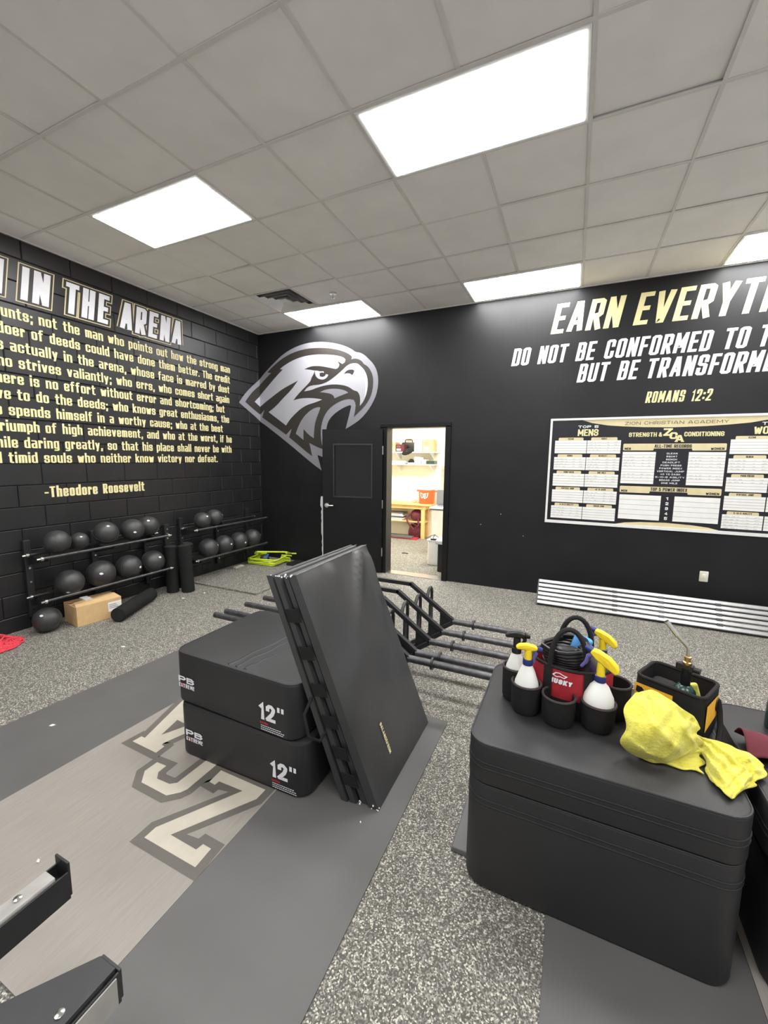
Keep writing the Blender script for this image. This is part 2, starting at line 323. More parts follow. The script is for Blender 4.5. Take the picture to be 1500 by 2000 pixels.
EAGLE={
 'outer':[(-0.491,2.597),(-0.391,2.714),(-0.235,2.858),(0.003,3.036),(0.148,3.158),(0.322,3.283),(0.513,3.403),(0.697,3.472),(0.876,3.512),(1.05,3.526),(1.22,3.517),(1.387,3.491),(1.55,3.45),(1.692,3.396),(1.78,3.349),(1.835,3.307),(1.909,3.294),(1.986,3.254),(2.055,3.19),(2.131,3.118),(2.19,3.02),(2.216,2.902),(2.212,2.786),(2.185,2.67),(2.127,2.555),(2.043,2.44),(1.931,2.33),(1.799,2.25),(1.664,2.184),(1.718,2.36),(1.763,2.518),(1.745,2.542),(1.637,2.511),(1.5,2.444),(1.379,2.351),(1.325,2.245),(1.311,2.135),(1.319,1.975),(1.375,1.815),(1.336,1.734),(1.25,1.75),(1.144,1.785),(1.223,1.538),(1.063,1.633),(0.54,1.996),(0.0,2.344)],
 'dark':[(-0.356,2.625),(-0.239,2.751),(-0.14,2.839),(-0.001,2.936),(0.078,2.998),(0.25,3.121),(0.173,3.136),(0.278,3.213),(0.448,3.313),(0.614,3.378),(0.775,3.418),(0.972,3.438),(1.163,3.432),(1.349,3.411),(1.531,3.37),(1.656,3.325),(1.745,3.276),(1.776,3.24),(1.762,3.208),(1.823,3.217),(1.901,3.196),(1.953,3.158),(1.974,3.124),(2.038,3.089),(2.089,3.027),(2.124,2.952),(2.136,2.864),(2.125,2.747),(2.092,2.646),(2.025,2.545),(1.922,2.452),(1.807,2.357),(1.834,2.462),(1.842,2.553),(1.807,2.615),(1.727,2.634),(1.619,2.621),(1.492,2.576),(1.361,2.496),(1.275,2.389),(1.226,2.264),(1.21,2.136),(1.22,1.992),(1.257,1.879),(1.184,1.895),(0.993,1.977),(1.045,1.764),(0.927,1.838),(0.767,1.953),(0.594,2.071),(0.649,2.211),(0.533,2.113),(0.377,2.208),(0.04,2.411),(0.095,2.536),(-0.008,2.454),(-0.201,2.543)],
 'crown':[(0.434,3.169),(0.508,3.211),(0.652,3.271),(0.813,3.313),(0.97,3.333),(1.162,3.333),(1.349,3.314),(1.495,3.291),(1.621,3.254),(1.665,3.216),(1.656,3.177),(1.612,3.153),(1.567,3.18),(1.527,3.198),(1.558,3.15),(1.548,3.113),(1.503,3.087),(1.457,3.098),(1.347,3.126),(1.216,3.155),(1.083,3.166),(1.006,3.156),(0.912,3.129),(1.006,3.117),(1.111,3.094),(1.091,3.041),(1.052,2.997),(1.032,2.943),(0.983,2.899),(0.863,2.811),(0.762,2.729),(0.694,2.66),(0.841,2.685),(1.019,2.681),(1.154,2.665),(1.245,2.645),(1.115,2.608),(0.958,2.575),(0.838,2.524),(0.716,2.439),(0.611,2.352),(0.536,2.263),(0.181,2.491),(0.345,2.585),(0.495,2.71),(0.652,2.823),(0.79,2.964),(0.644,2.912),(0.478,2.85),(0.307,2.76),(0.154,2.677),(-0.003,2.582),(-0.136,2.653),(0.004,2.768),(0.183,2.916),(0.358,3.061),(0.49,3.157)],
 'eye':[(1.111,3.094),(1.159,3.09),(1.206,3.076),(1.276,3.071),(1.283,3.045),(1.244,3.058),(1.2,3.048),(1.205,3.002),(1.252,2.986),(1.299,2.998),(1.318,3.027),(1.361,3.014),(1.337,2.974),(1.28,2.947),(1.214,2.952),(1.158,2.977),(1.12,3.023)],
 'beak':[(0.906,2.788),(0.962,2.845),(1.041,2.872),(1.213,2.874),(1.345,2.907),(1.475,2.975),(1.602,3.057),(1.701,3.131),(1.78,3.151),(1.867,3.144),(1.927,3.098),(1.996,3.027),(2.039,2.929),(2.049,2.825),(2.032,2.708),(1.982,2.592),(1.913,2.52),(1.921,2.624),(1.903,2.693),(1.868,2.739),(1.807,2.753),(1.727,2.808),(1.62,2.844),(1.456,2.865),(1.308,2.859),(1.156,2.834),(1.04,2.801)],
 'shine':[(1.701,3.116),(1.78,3.146),(1.867,3.138),(1.933,3.086),(2.001,3.012),(2.036,2.922),(2.042,2.826),(2.024,2.709),(1.993,2.636),(2.01,2.739),(2.009,2.842),(1.971,2.941),(1.91,3.033),(1.832,3.088),(1.762,3.107)],
 'nostril':[(1.638,3.004),(1.674,3.044),(1.727,3.062),(1.789,3.06),(1.818,3.04),(1.806,3.004),(1.78,2.979),(1.745,3.006),(1.692,3.013)],
 'cheek':[(1.203,2.761),(1.307,2.794),(1.437,2.802),(1.565,2.787),(1.665,2.758),(1.713,2.725),(1.601,2.693),(1.47,2.654),(1.455,2.693),(1.4,2.727),(1.307,2.747)],
 'feather':[(1.21,2.525),(1.19,2.471),(1.141,2.377),(1.101,2.267),(1.086,2.154),(1.079,2.049),(0.981,2.107),(0.883,2.198),(0.88,2.024),(0.73,2.127),(0.772,2.225),(0.855,2.354),(0.956,2.447),(1.075,2.515),(1.172,2.535)],
}
FLOORZCA={
 'Z':[(3.23,-4.177),(3.224,-4.09),(3.538,-4.091),(3.537,-4.157),(3.32,-4.482),(3.485,-4.484),(3.492,-4.452),(3.542,-4.453),(3.548,-4.543),(3.224,-4.543),(3.223,-4.485),(3.435,-4.148),(3.276,-4.153),(3.273,-4.18)],
 'C':[(2.849,-4.2),(2.921,-4.197),(2.924,-4.248),(2.959,-4.282),(3.051,-4.279),(3.082,-4.255),(3.089,-4.066),(3.097,-3.973),(3.173,-3.971),(3.169,-4.06),(3.167,-4.264),(3.153,-4.293),(3.104,-4.338),(2.908,-4.335),(2.848,-4.274)],
 'A':[(2.556,-4.146),(2.563,-4.093),(2.594,-4.093),(2.473,-3.735),(2.446,-3.628),(2.561,-3.642),(2.818,-3.869),(2.777,-3.974),(2.74,-4.078),(2.745,-4.09),(2.771,-4.094),(2.775,-4.152)],
 'hole':[(2.661,-4.032),(2.623,-3.885),(2.711,-3.892),(2.727,-3.905)],
}
TOWEL_A=[[(5.166,-3.838,0.845),(5.223,-3.796,0.85),(5.285,-3.824,0.835),(5.352,-3.829,0.8),(5.381,-3.834,0.76)],[(5.137,-3.921,0.8),(5.213,-3.903,0.825),(5.289,-3.879,0.81),(5.346,-3.868,0.775),(5.388,-3.841,0.73)],[(5.13,-3.946,0.73),(5.198,-3.977,0.775),(5.274,-3.946,0.775),(5.343,-3.897,0.74),(5.395,-3.836,0.7)],[(5.139,-3.939,0.67),(5.198,-3.973,0.7),(5.272,-3.963,0.71),(5.35,-3.886,0.69),(5.401,-3.834,0.675)],[(5.148,-3.921,0.652),(5.203,-3.94,0.65),(5.253,-3.946,0.655),(5.319,-3.903,0.665),(5.39,-3.844,0.672)]]
TOWEL_B=[[(5.389,-3.813,0.72),(5.442,-3.795,0.7),(5.492,-3.8,0.7),(5.547,-3.804,0.69),(5.594,-3.822,0.665)],[(5.396,-3.817,0.7),(5.44,-3.83,0.69),(5.482,-3.853,0.695),(5.532,-3.855,0.685),(5.575,-3.859,0.66)],[(5.405,-3.818,0.67),(5.43,-3.886,0.685),(5.477,-3.889,0.675),(5.517,-3.897,0.672),(5.542,-3.915,0.655)],[(5.401,-3.871,0.652),(5.415,-3.95,0.675),(5.45,-3.96,0.668),(5.485,-3.963,0.668),(5.516,-3.938,0.652)],[(5.407,-3.936,0.642),(5.417,-3.987,0.65),(5.431,-4.025,0.655),(5.456,-4.023,0.645),(5.474,-3.989,0.65)]]
TOWEL_C=[[(5.2,-3.887,0.65),(5.266,-3.883,0.652),(5.338,-3.841,0.655),(5.406,-3.803,0.66)],[(5.19,-3.917,0.646),(5.262,-3.913,0.647),(5.331,-3.896,0.65),(5.401,-3.857,0.65)],[(5.197,-3.939,0.643),(5.261,-3.94,0.643),(5.324,-3.935,0.643),(5.381,-3.934,0.643)]]
# ---------------------------------------------------------------- room shell
XR, YF = 8.06, -7.1
fl = MB().box((-0.15, YF, -0.1), (XR, 3.3, 0)).build('floor', floor_m, None, 0); tag(fl, 'speckled grey rubber floor', None, None, 'structure')

# left wall: painted concrete blocks, running bond
wl_ = MB().box((-0.2, YF, 0), (-0.012, 0.0, H)).build('wall_left', mortar_m, None, 0); tag(wl_, 'black painted concrete block wall with lettering', None, None, 'structure')
BZ0, BH, BW = 0.155, 0.2137, 0.4268
J = 0.0045
def bevel_block(y0, y1, z0, z1):
    e = 0.0065; mb = MB()
    o = [(-0.02, y0, z0), (-0.02, y1, z0), (-0.02, y1, z1), (-0.02, y0, z1)]
    m_ = [(-e, y0, z0), (-e, y1, z0), (-e, y1, z1), (-e, y0, z1)]
    f = [(0, y0+e, z0+e), (0, y1-e, z0+e), (0, y1-e, z1-e), (0, y0+e, z1-e)]
    mb.add(o+m_+f, [(0,1,5,4),(1,2,6,5),(2,3,7,6),(3,0,4,7),(4,5,9,8),(5,6,10,9),(6,7,11,10),(7,4,8,11),(8,9,10,11)])
    return mb
me_cache = {}
def put_block(y0, y1, z0, z1):
    w_, h_ = round(y1-y0, 3), round(z1-z0, 3)
    if (w_, h_) not in me_cache:
        me_cache[(w_, h_)] = bevel_block(J/2, w_-J/2, J/2, h_-J/2).mesh('block', block_paint, None, 0)
    inst('block', me_cache[(w_, h_)], (random.uniform(-0.0012, 0.0006), y0, z0), wl_)
nb = 0
for k in range(-1, 17):
    z0 = max(BZ0 + BH*k, 0.0); z1 = min(BZ0 + BH*(k+1), H)
    off = 0.266 if k % 2 == 0 else 0.480          # joints at y = -off - n*BW
    ys = [0.0] + [-(off + BW*i) for i in range(-1, 12) if (off + BW*i) > 0.02]
    ys = [y for y in ys if y > -5.2]
    for a, b in zip(ys[1:], ys[:-1]): put_block(a, b, z0, z1); nb += 1

# back wall with the doorway
DX0, DX1, DH = 2.335, 3.29, 2.20
bw_ = MB()
bw_.box((-0.2, 0, 0), (DX0, 0.14, H)); bw_.box((DX1, 0, 0), (XR, 0.14, H)); bw_.box((DX0, 0, DH), (DX1, 0.14, H))
wb_ = bw_.build('wall_back', black_paint, None, 0); tag(wb_, 'smooth black painted wall with eagle emblem and lettering', None, None, 'structure')
# unpainted strip beside the door
strip = [(1.225, 1.13), (1.285, 1.12), (1.36, 1.14), (1.36, 0.02), (1.262, 0.02)]
zz = [0.02 + 1.1*i/22 for i in range(23)]
pts = [(1.212 + random.uniform(-0.012, 0.012) - 0.018*(z > 0.95), z) for z in zz] + [(1.40, 1.14), (1.40, 0.02)]
MB().ngon([(x, -0.0015, z) for x, z in pts]).build('bare_paint_strip', white_paint, wb_, 0)
# small chips in the paint of the back wall
ch = MB()
for (x, z, r) in ((4.05, 1.02, 0.006), (4.62, 1.18, 0.005), (3.79, 0.86, 0.006), (4.35, 0.75, 0.005)):
    ch.ngon([(x + r*cos(a*pi/3), -0.001, z + r*sin(a*pi/3)) for a in range(6)])
ch.build('paint_chip', white_paint, wb_, 0)

# ceiling: lay-in tiles on a T-bar grid
GX = [0.0] + [0.38 + 0.64*i for i in range(13)]
GY = [0.0] + [-0.69 - 0.64*i for i in range(11)]
ce = MB().box((-0.2, YF, H+0.06), (XR, 0.0, H+0.16)).build('ceiling', tile_m, None, 0); tag(ce, 'white suspended ceiling of square lay-in tiles', None, None, 'structure')
lights = {}
for r in (0, 4, 8):
    for c in (2, 6, 10): lights[(c, r)] = 1; lights[(c+1, r)] = 1
vent_cell = (2, 1)
tile_me = {}
for i in range(len(GX)-1):
    for j in range(len(GY)-1):
        if (i, j) in lights or (i, j) == vent_cell: continue
        wx, wy = round(GX[i+1]-GX[i], 3), round(GY[j]-GY[j+1], 3)
        if (wx, wy) not in tile_me:
            tile_me[(wx, wy)] = MB().box((0.006, 0.006, 0.001), (wx-0.006, wy-0.006, 0.02)).mesh('ceiling_tile', tile_m, None, 0)
        o = inst('ceiling_tile', tile_me[(wx, wy)], (GX[i], GY[j+1], H + random.uniform(0, 0.003)), ce)
        if (i, j) == (2, 3): o.rotation_euler = (0, radians(-2.0), 0); o.location.z += -0.012
        elif (i, j) == (8, 4): o.rotation_euler = (radians(1.1), 0, 0)
        elif random.random() < 0.4: o.rotation_euler = (radians(random.uniform(-0.3, 0.3)), radians(random.uniform(-0.3, 0.3)), 0)
def bar_ok(i, j, axis): return True
for i, x in enumerate(GX[1:], 1):
    # runners along Y, interrupted where a fixture spans two cells
    y_hi = 0.0; segs = []
    cur = 0.0
    for j in range(len(GY)-1):
        if (i-1, j) in lights and (i, j) in lights and (i-1) in (2, 6, 10):
            if cur > GY[j]: segs.append((GY[j], cur))
            cur = GY[j+1]
    segs.append((YF, cur))
    for a, b in segs:
        MB().box((x-0.011, a, H-0.004), (x+0.011, b, H+0.0)).build('ceiling_runner', tbar_m, ce, 0)
for j, y in enumerate(GY[1:], 1): MB().box((0, y-0.011, H-0.0046), (XR, y+0.011, H-0.0006)).build('ceiling_runner', tbar_m, ce, 0)
MB().box((0, YF, H-0.012), (0.02, 0, H)).build('wall_angle', tbar_m, ce, 0)
MB().box((0, -0.02, H-0.012), (XR, 0, H)).build('wall_angle', tbar_m, ce, 0)

def troffer(x0, x1, y0, y1, z, label, group='recessed ceiling troffers', lens=None):
    lens = lens or lens_m
    t = thing('ceiling_light', ((x0+x1)/2, (y0+y1)/2, z), label, 'ceiling light', group)
    f = MB(); b = 0.024
    f.box((x0, y0, z-0.010), (x1, y0+b, z+0.05)); f.box((x0, y1-b, z-0.010), (x1, y1, z+0.05)); f.box((x0, y0+b, z-0.010), (x0+b, y1-b, z+0.05)); f.box((x1-b, y0+b, z-0.010), (x1, y1-b, z+0.05))
    f.build('frame', white_enamel, t, 0)
    MB().box((x0+b, y0+b, z-0.013), (x1-b, y1-b, z+0.0)).build('lens', lens, t, 0)
    MB().box((x0+0.005, y0+0.005, z+0.04), (x1-0.005, y1-0.005, z+0.058)).build('housing', white_enamel, t, 0)
    return t
LL = {(2,0): 'ceiling light panel against the back wall above the eagle emblem', (6,0): 'ceiling light panel against the back wall left of the EARN EVERYTHING lettering', (10,0): 'ceiling light panel against the back wall at the right edge above EARN EVERYTHING',
      (2,4): 'ceiling light panel nearest the lettered block wall', (6,4): 'large bright ceiling light panel overhead, the nearest one in view'}
for (c, r) in [(c, r) for r in (0, 4, 8) for c in (2, 6, 10)]:
    lab = LL.get((c, r)) or {(10,4): 'ceiling light panel just outside the picture to the right', (2,8): 'ceiling light panel outside the picture far to the left', (6,8): 'ceiling light panel directly above the viewpoint', (10,8): 'ceiling light panel outside the picture behind and to the right'}[(c, r)]
    y1 = -0.03 if r == 0 else GY[r]
    troffer(GX[c]+0.012, GX[c+2]-0.012, GY[r+1]+0.012, y1-0.012, H, lab)

# supply air diffuser
vx0, vx1, vy0, vy1 = GX[2]+0.012, GX[3]-0.012, GY[2]+0.012, GY[1]-0.012
cx, cy = (vx0+vx1)/2, (vy0+vy1)/2
t = thing('air_vent', (cx, cy, H), 'square louvred air diffuser in the ceiling beside the light over the eagle', 'vent')
MB().box((vx0, vy0, H+0.045), (vx1, vy1, H+0.05)).build('backing', mat('painted_shade_grey', rgb(92, 90, 88), 0.6), t, 0)  # grey backing colours in the shade between the louvres
hw = (vx1-vx0)/2; hd = (vy1-vy0)/2
for k in range(4):
    s0 = 1 - 0.235*k; s1 = s0 - 0.13; z0 = H - 0.006; z1 = H + 0.026
    f = MB(); o = [(cx+a*hw*s0, cy+b*hd*s0, z0) for a, b in ((-1,-1),(1,-1),(1,1),(-1,1))]; i_ = [(cx+a*hw*s1, cy+b*hd*s1, z1) for a, b in ((-1,-1),(1,-1),(1,1),(-1,1))]
    f.add(o + i_, [(q, (q+1) % 4, (q+1) % 4 + 4, q+4) for q in range(4)])
    f.build('louvre', white_enamel, t, 0)
MB().box((cx-0.05, cy-0.05, H), (cx+0.05, cy+0.05, H+0.01)).build('centre_plate', white_enamel, t, 0)
t = thing('fire_sprinkler', (2.05, -0.98, H), 'small chrome sprinkler head on the ceiling', 'sprinkler')
MB().lathe([(0.045, -0.001), (0.04, -0.008), (0.016, -0.012)], (2.05, -0.98, H)).build('escutcheon', brushed, t)
MB().lathe([(0.012, -0.06), (0.02, -0.055), (0.012, -0.05), (0.009, -0.01)], (2.05, -0.98, H)).build('head', chrome, t)

# ---------------------------------------------------------------- lettering on the left wall
LN = [('counts; ', 'not the man who points out how the strong man', -3.162, -0.659, 3.010), ('the doer ', 'of deeds could have done them better. The credit', -3.236, -0.667, 2.857),
 ('is ', 'actually in the arena, whose face is marred by dust', -3.417, -0.685, 2.707), ('who ', 'strives valiantly; who errs, who comes short again', -3.363, -0.696, 2.558),
 ('there ', 'is no effort without error and shortcoming; but', -3.284, -0.797, 2.405), ('strive ', 'to do the deeds; who knows great enthusiasms, the', -3.399, -0.713, 2.258),
 ('who ', 'spends himself in a worthy cause; who at the best', -3.478, -0.848, 2.109), ('triumph ', 'of high achievement, and who at the worst, if he', -3.190, -0.673, 1.958),
 ('while ', 'daring greatly, so that his place shall never be with', -3.381, -0.687, 1.803), ('and ', 'timid souls who neither know victory nor defeat.', -3.517, -0.972, 1.657)]
for pre, s, y0, y1, z in LN:
    m_ = MB(); hh = 0.100; tt = 0.0195
    cw, W = text(m_, s, (0.0022, y0, z), LX, LY, hh, tt, width=y1-y0, gap=0.0085, sp=0.046, cut=0.22, an=1.5)
    sp_w = 0.046
    text(m_, pre.strip(), (0.0022, y0-sp_w-0.004, z), LX, LY, hh, tt, cw=cw, gap=0.0085, sp=0.046, right=True, cut=0.22, an=1.5)
    tag(m_.build('quote_lettering', gold_m, wl_, 0), 'cream lettering: ' + s.split(',')[0][:28])
m_ = MB(); text(m_, '-Theodore Roosevelt', (0.0022, -3.25, 1.304), LX, LY, 0.112, 0.023, width=1.083, gap=0.0095, sp=0.05, cut=0.22, an=1.5)
tag(m_.build('quote_lettering', gold_m, wl_, 0), 'cream name line under the quotation')
HD = [('MAN', -3.90, -3.41), ('IN', -3.300, -3.035), ('THE', -2.925, -2.455), ('ARENA', -2.350, -1.492)]
for nm, m0, dr, lf in (('title_outline', gold2_m, 0.126, 0.002), ('title_inner_outline', taupe_m, 0.104, 0.0045), ('title_lettering', white_paint, 0.0, 0.0070)):  # gold edge, dark taupe inner outline, white letter, back to front
    m_ = MB()
    for s, a, b in HD:
        text(m_, s, (0, a, 3.207), LX, LY, 0.312, 0.058, width=b-a-0.03, gap=0.036, sp=0.1, slant=0.14, draw=(dr or None), lift=lf, cut=0.15)
    tag(m_.build(nm, m0, wl_, 0), {'title_outline': 'gold outline of the title', 'title_inner_outline': 'dark inner outline of the title', 'title_lettering': 'white title MAN IN THE ARENA'}[nm])

# ---------------------------------------------------------------- lettering on the back wall
m_ = MB()
cw, W = text(m_, 'EARN', (4.537, -0.002, 3.263), BX, BY, 0.340, 0.058, width=0.722, gap=0.034, slant=0.18, cut=0.18)
text(m_, 'EVERYTHING', (5.400, -0.002, 3.263), BX, BY, 0.340, 0.058, cw=cw, gap=0.034, slant=0.18, cut=0.18)
tag(m_.build('motto_lettering', gold_m, wb_, 0), 'large cream italic words EARN EVERYTHING')
m_ = MB()
cw, W = text(m_, 'DO NOT BE CONFORMED TO', (4.091, -0.002, 2.923), BX, BY, 0.210, 0.036, width=2.352, gap=0.021, sp=0.085, slant=0.16, cut=0.2)
text(m_, 'THIS', (4.091+2.352+0.085, -0.002, 2.923), BX, BY, 0.210, 0.036, cw=cw, gap=0.021, slant=0.16, cut=0.2)
cw, W = text(m_, 'BUT BE', (4.861, -0.002, 2.672), BX, BY, 0.213, 0.036, width=0.618, gap=0.021, sp=0.085, slant=0.16, cut=0.2)
text(m_, 'TRANSFORMED', (5.566, -0.002, 2.672), BX, BY, 0.213, 0.036, cw=cw*0.985, gap=0.021, slant=0.16, cut=0.2)
tag(m_.build('verse_lettering', white_paint, wb_, 0), 'white italic verse lettering')
m_ = MB(); text(m_, 'ROMANS 12:2', (5.588, -0.002, 2.400), BX, BY, 0.125, 0.020, width=0.605, gap=0.0115, sp=0.05, slant=0.14, cut=0.2)
tag(m_.build('verse_lettering', gold_m, wb_, 0), 'small cream verse reference ROMANS 12:2')

# ---------------------------------------------------------------- eagle emblem wrapping the corner
def clip(poly, sgn):
    out = []; n = len(poly)
    for i in range(n):
        a, b = poly[i], poly[(i+1) % n]; ia, ib = a[0]*sgn >= 0, b[0]*sgn >= 0
        if ia: out.append(a)
        if ia != ib: k = a[0]/(a[0]-b[0]); out.append((0.0, a[1]+(b[1]-a[1])*k))
    return out
def smooth_poly(p):                               # round slightly: one Chaikin pass on shallow corners only
    out = []; n = len(p)
    for i in range(n):
        a, b, c = Vector(p[i-1]), Vector(p[i]), Vector(p[(i+1) % n]); d1 = (b-a).normalized(); d2 = (c-b).normalized()
        if d1.dot(d2) > 0.70: out += [tuple(b.lerp(a, 0.25)), tuple(b.lerp(c, 0.25))]
        else: out.append(tuple(b))
    return out
for k, (key, m0, nm, lab) in enumerate((('outer', silver_m, 'emblem_outline', 'silver grey outline of the eagle head emblem'), ('dark', taupe_m, 'emblem_ground', 'dark taupe ground of the eagle head emblem'), ('crown', silver2_m, 'emblem_feathers', 'light silver head feathers'),
        ('beak', silver2_m, 'emblem_beak', 'light silver hooked beak'), ('eye', silver2_m, 'emblem_eye', 'silver eye'), ('cheek', silver_m, 'emblem_cheek', 'silver tongue shape'), ('feather', silver_m, 'emblem_feathers', 'silver neck feather'), ('nostril', taupe_m, 'emblem_nostril', None), ('shine', white_paint, 'emblem_highlight', None))):
    P_ = smooth_poly(EAGLE[key]); lift = 0.0015*(1 + min(k, 2) + (k > 6))
    q = clip(P_, 1)
    if len(q) > 2: tag(MB().ngon([(s, -lift, z) for s, z in q]).build(nm, m0, wb_, 0), lab)
    q = clip(P_, -1)
    if len(q) > 2 and min(s for s, z in q) < -0.005: tag(MB().ngon([(lift+0.001, s, z) for s, z in q]).build(nm, m0, wl_, 0), lab and lab + ', tip on the block wall')
# ---------------------------------------------------------------- record board
t = thing('record_board', (5.893, -0.01, 1.6), 'wide black and gold strength records board on the back wall', 'board')
X0, X1, Z0, Z1 = 4.603, 7.183, 0.957, 2.25
MB().box((X0, -0.014, Z0), (X1, -0.001, Z1)).build('panel', navy_board, t, 0)
f = MB(); b = 0.024
f.box((X0, -0.022, Z1-b), (X1, -0.001, Z1)); f.box((X0, -0.022, Z0), (X1, -0.001, Z0+0.036)); f.box((X0, -0.022, Z0+0.036), (X0+b, -0.001, Z1-b)); f.box((X1-b, -0.022, Z0+0.036), (X1, -0.001, Z1-b))
f.build('frame', white_enamel, t, 0)
CXB = 5.893; Y1, Y2, Y3, Y4 = -0.0150, -0.0162, -0.0174, -0.0190
def rect(mb, x0, z0, x1, z1, y, r=0.0, top=False):
    if r <= 0: return mb.ngon([(x0,y,z0),(x1,y,z0),(x1,y,z1),(x0,y,z1)])
    P_ = []
    for (cx_, cz_, a0, on) in ((x1-r, z0+r, -pi/2, not top), (x1-r, z1-r, 0, True), (x0+r, z1-r, pi/2, True), (x0+r, z0+r, pi, not top)):
        if on: P_ += [(cx_ + r*cos(a0+pi/2*i/4), y, cz_ + r*sin(a0+pi/2*i/4)) for i in range(5)]
        else: P_ += [(x1 if cx_ > (x0+x1)/2 else x0, y, z0)]
    return mb.ngon(P_)
# gold swooshes
sw = [(4.957, 2.226), (5.061, 2.189), (5.237, 2.156), (5.407, 2.141), (5.60, 2.129), (CXB, 2.122)]
sw += [(2*CXB-x, z) for x, z in sw[-2::-1]]
MB().ngon([(x, Y1, z) for x, z in sw]).build('header_swoosh', gold2_m, t, 0)
sb = [(5.39, 0.993), (5.49, 1.018), (5.65, 1.034), (CXB, 1.043)]; sb += [(2*CXB-x, z) for x, z in sb[-2::-1]]
MB().ngon([(x, Y1, z) for x, z in reversed(sb)]).build('footer_swoosh', gold2_m, t, 0)
blk = MB(); GW = {}; WW = {}
def gw(k): return GW.setdefault(k, MB())
def ww(k): return WW.setdefault(k, MB())
rules = MB(); hand = MB()
text(blk, 'ZION CHRISTIAN ACADEMY', (5.407, Y2, 2.158), BX, BY, 0.034, 0.0048, width=0.965, gap=0.010, sp=0.026)
text(gw('a'), 'STRENGTH &', (5.456, Y1, 2.020), BX, BY, 0.049, 0.0105, width=0.325, gap=0.004, sp=0.014)
text(gw('b'), 'CONDITIONING', (5.988, Y1, 2.020), BX, BY, 0.050, 0.0105, width=0.356, gap=0.004)
for dx, nm in ((0, 'MENS'), (2*(CXB-5.0265), 'WOMENS')):
    wd = 0.222 if nm == 'MENS' else 0.345; cxx = 5.0265 + dx
    text(ww('t'+nm), 'TOP 5', (cxx-0.11, Y1, 2.130), BX, BY, 0.031, 0.0085, width=0.22, gap=0.006, sp=0.03)
    text(gw(nm), nm, (cxx-wd/2, Y1, 2.037), BX, BY, 0.079, 0.0165, width=wd, gap=0.005, slant=0.03)
# interlocked initials
def slab_letter(mb, s, O, h, wd, tt, lift=0.0): text(mb, s, O, BX, BY, h, tt, width=wd, lift=lift, cut=0.2)
slab_letter(gw('z'), 'Z', (5.792, Y1, 2.028), 0.084, 0.086, 0.024); slab_letter(gw('c'), 'C', (5.853, Y1, 1.993), 0.074, 0.074, 0.022, 0.0004); slab_letter(gw('A'), 'A', (5.908, Y1, 1.960), 0.075, 0.080, 0.022, 0.0008)
for x in (5.908, 5.966): gw('A').ngon([(x-0.004, Y4, 1.960), (x+0.026, Y4, 1.960), (x+0.026, Y4, 1.971), (x-0.004, Y4, 1.971)])
def scribble(x0, x1, z, hh=0.012):
    x = x0
    while x < x1:
        wl2 = random.uniform(0.018, 0.05); P_ = []
        q = x
        while q < min(x+wl2, x1): P_.append((q, z + random.uniform(0, hh))); q += random.uniform(0.003, 0.006)
        if len(P_) > 1:
            for i_, fq in enumerate(_stroke(P_, False, 0.0016, 0)): hand.ngon([(p.x, Y3-0.0002*(i_ % 2), p.y) for p in fq])
        x = q + random.uniform(0.008, 0.016)
def cardp(x0, x1, z0, z1, rows, filled=(), tab=None, tcol=gold2_m):
    c = rect(MB(), x0, z0, x1, z1, Y2).build('record_card', paper, t, 0)
    if tab:
        tw = (x1-x0)*0.78; a = (x0+x1)/2
        rect(MB(), a-tw/2, z1, a+tw/2, z1+0.035, Y2, 0.012, True).build('card_tab', tcol, c, 0)
        w0 = min(0.0108*len(tab)+0.006, tw*0.8)
        text(blk, tab, (a-w0/2, Y3, z1+0.009), BX, BY, 0.020, 0.0042, width=w0, gap=0.0024, sp=0.008)
    dz = (z1-z0)/rows
    for k in range(1, rows): rules.ngon([(x0, Y2-0.0005, z1-k*dz-0.0012), (x1, Y2-0.0005, z1-k*dz-0.0012), (x1, Y2-0.0005, z1-k*dz+0.0012), (x0, Y2-0.0005, z1-k*dz+0.0012)])
    for k in filled:
        zb = z1-(k+1)*dz+0.003
        scribble(x0+0.02, x0+(x1-x0)*0.42, zb); scribble(x0+(x1-x0)*0.6, x0+(x1-x0)*0.68, zb); scribble(x1-0.07, x1-0.03, zb)
names = (('CLEAN','SQUAT'), ('BENCH','DEADLIFT'), ('PUSH PRESS','ONE MILE'), ('VERTICAL JUMP','40 YD DASH'), ('5-10-5 AGILITY','BROAD JUMP'))
fill = (((), (0,1,2,3)), ((0,1,2,3), (0,1,2,3,4)), ((0,), (0,1,2)), ((), (0,1,2,3)), ((0,1,2,3), ()))
fillw = (((), (0,)), ((0,1,2,3), (0,1)), ((0,1), (0,)), ((), (0,1)), ((0,1,2,3,4), ()))
for r in range(5):
    z1 = 1.983 - 0.2015*r; z0 = z1 - 0.154
    for c in range(2):
        xa = 4.668 + 0.360*c
        cardp(xa, xa+0.354, z0, z1, 5, fill[r][c], names[r][c])
        xb = 6.405 + 0.360*c
        cardp(xb, xb+0.350, z0, z1, 5, fillw[r][c], names[r][c])
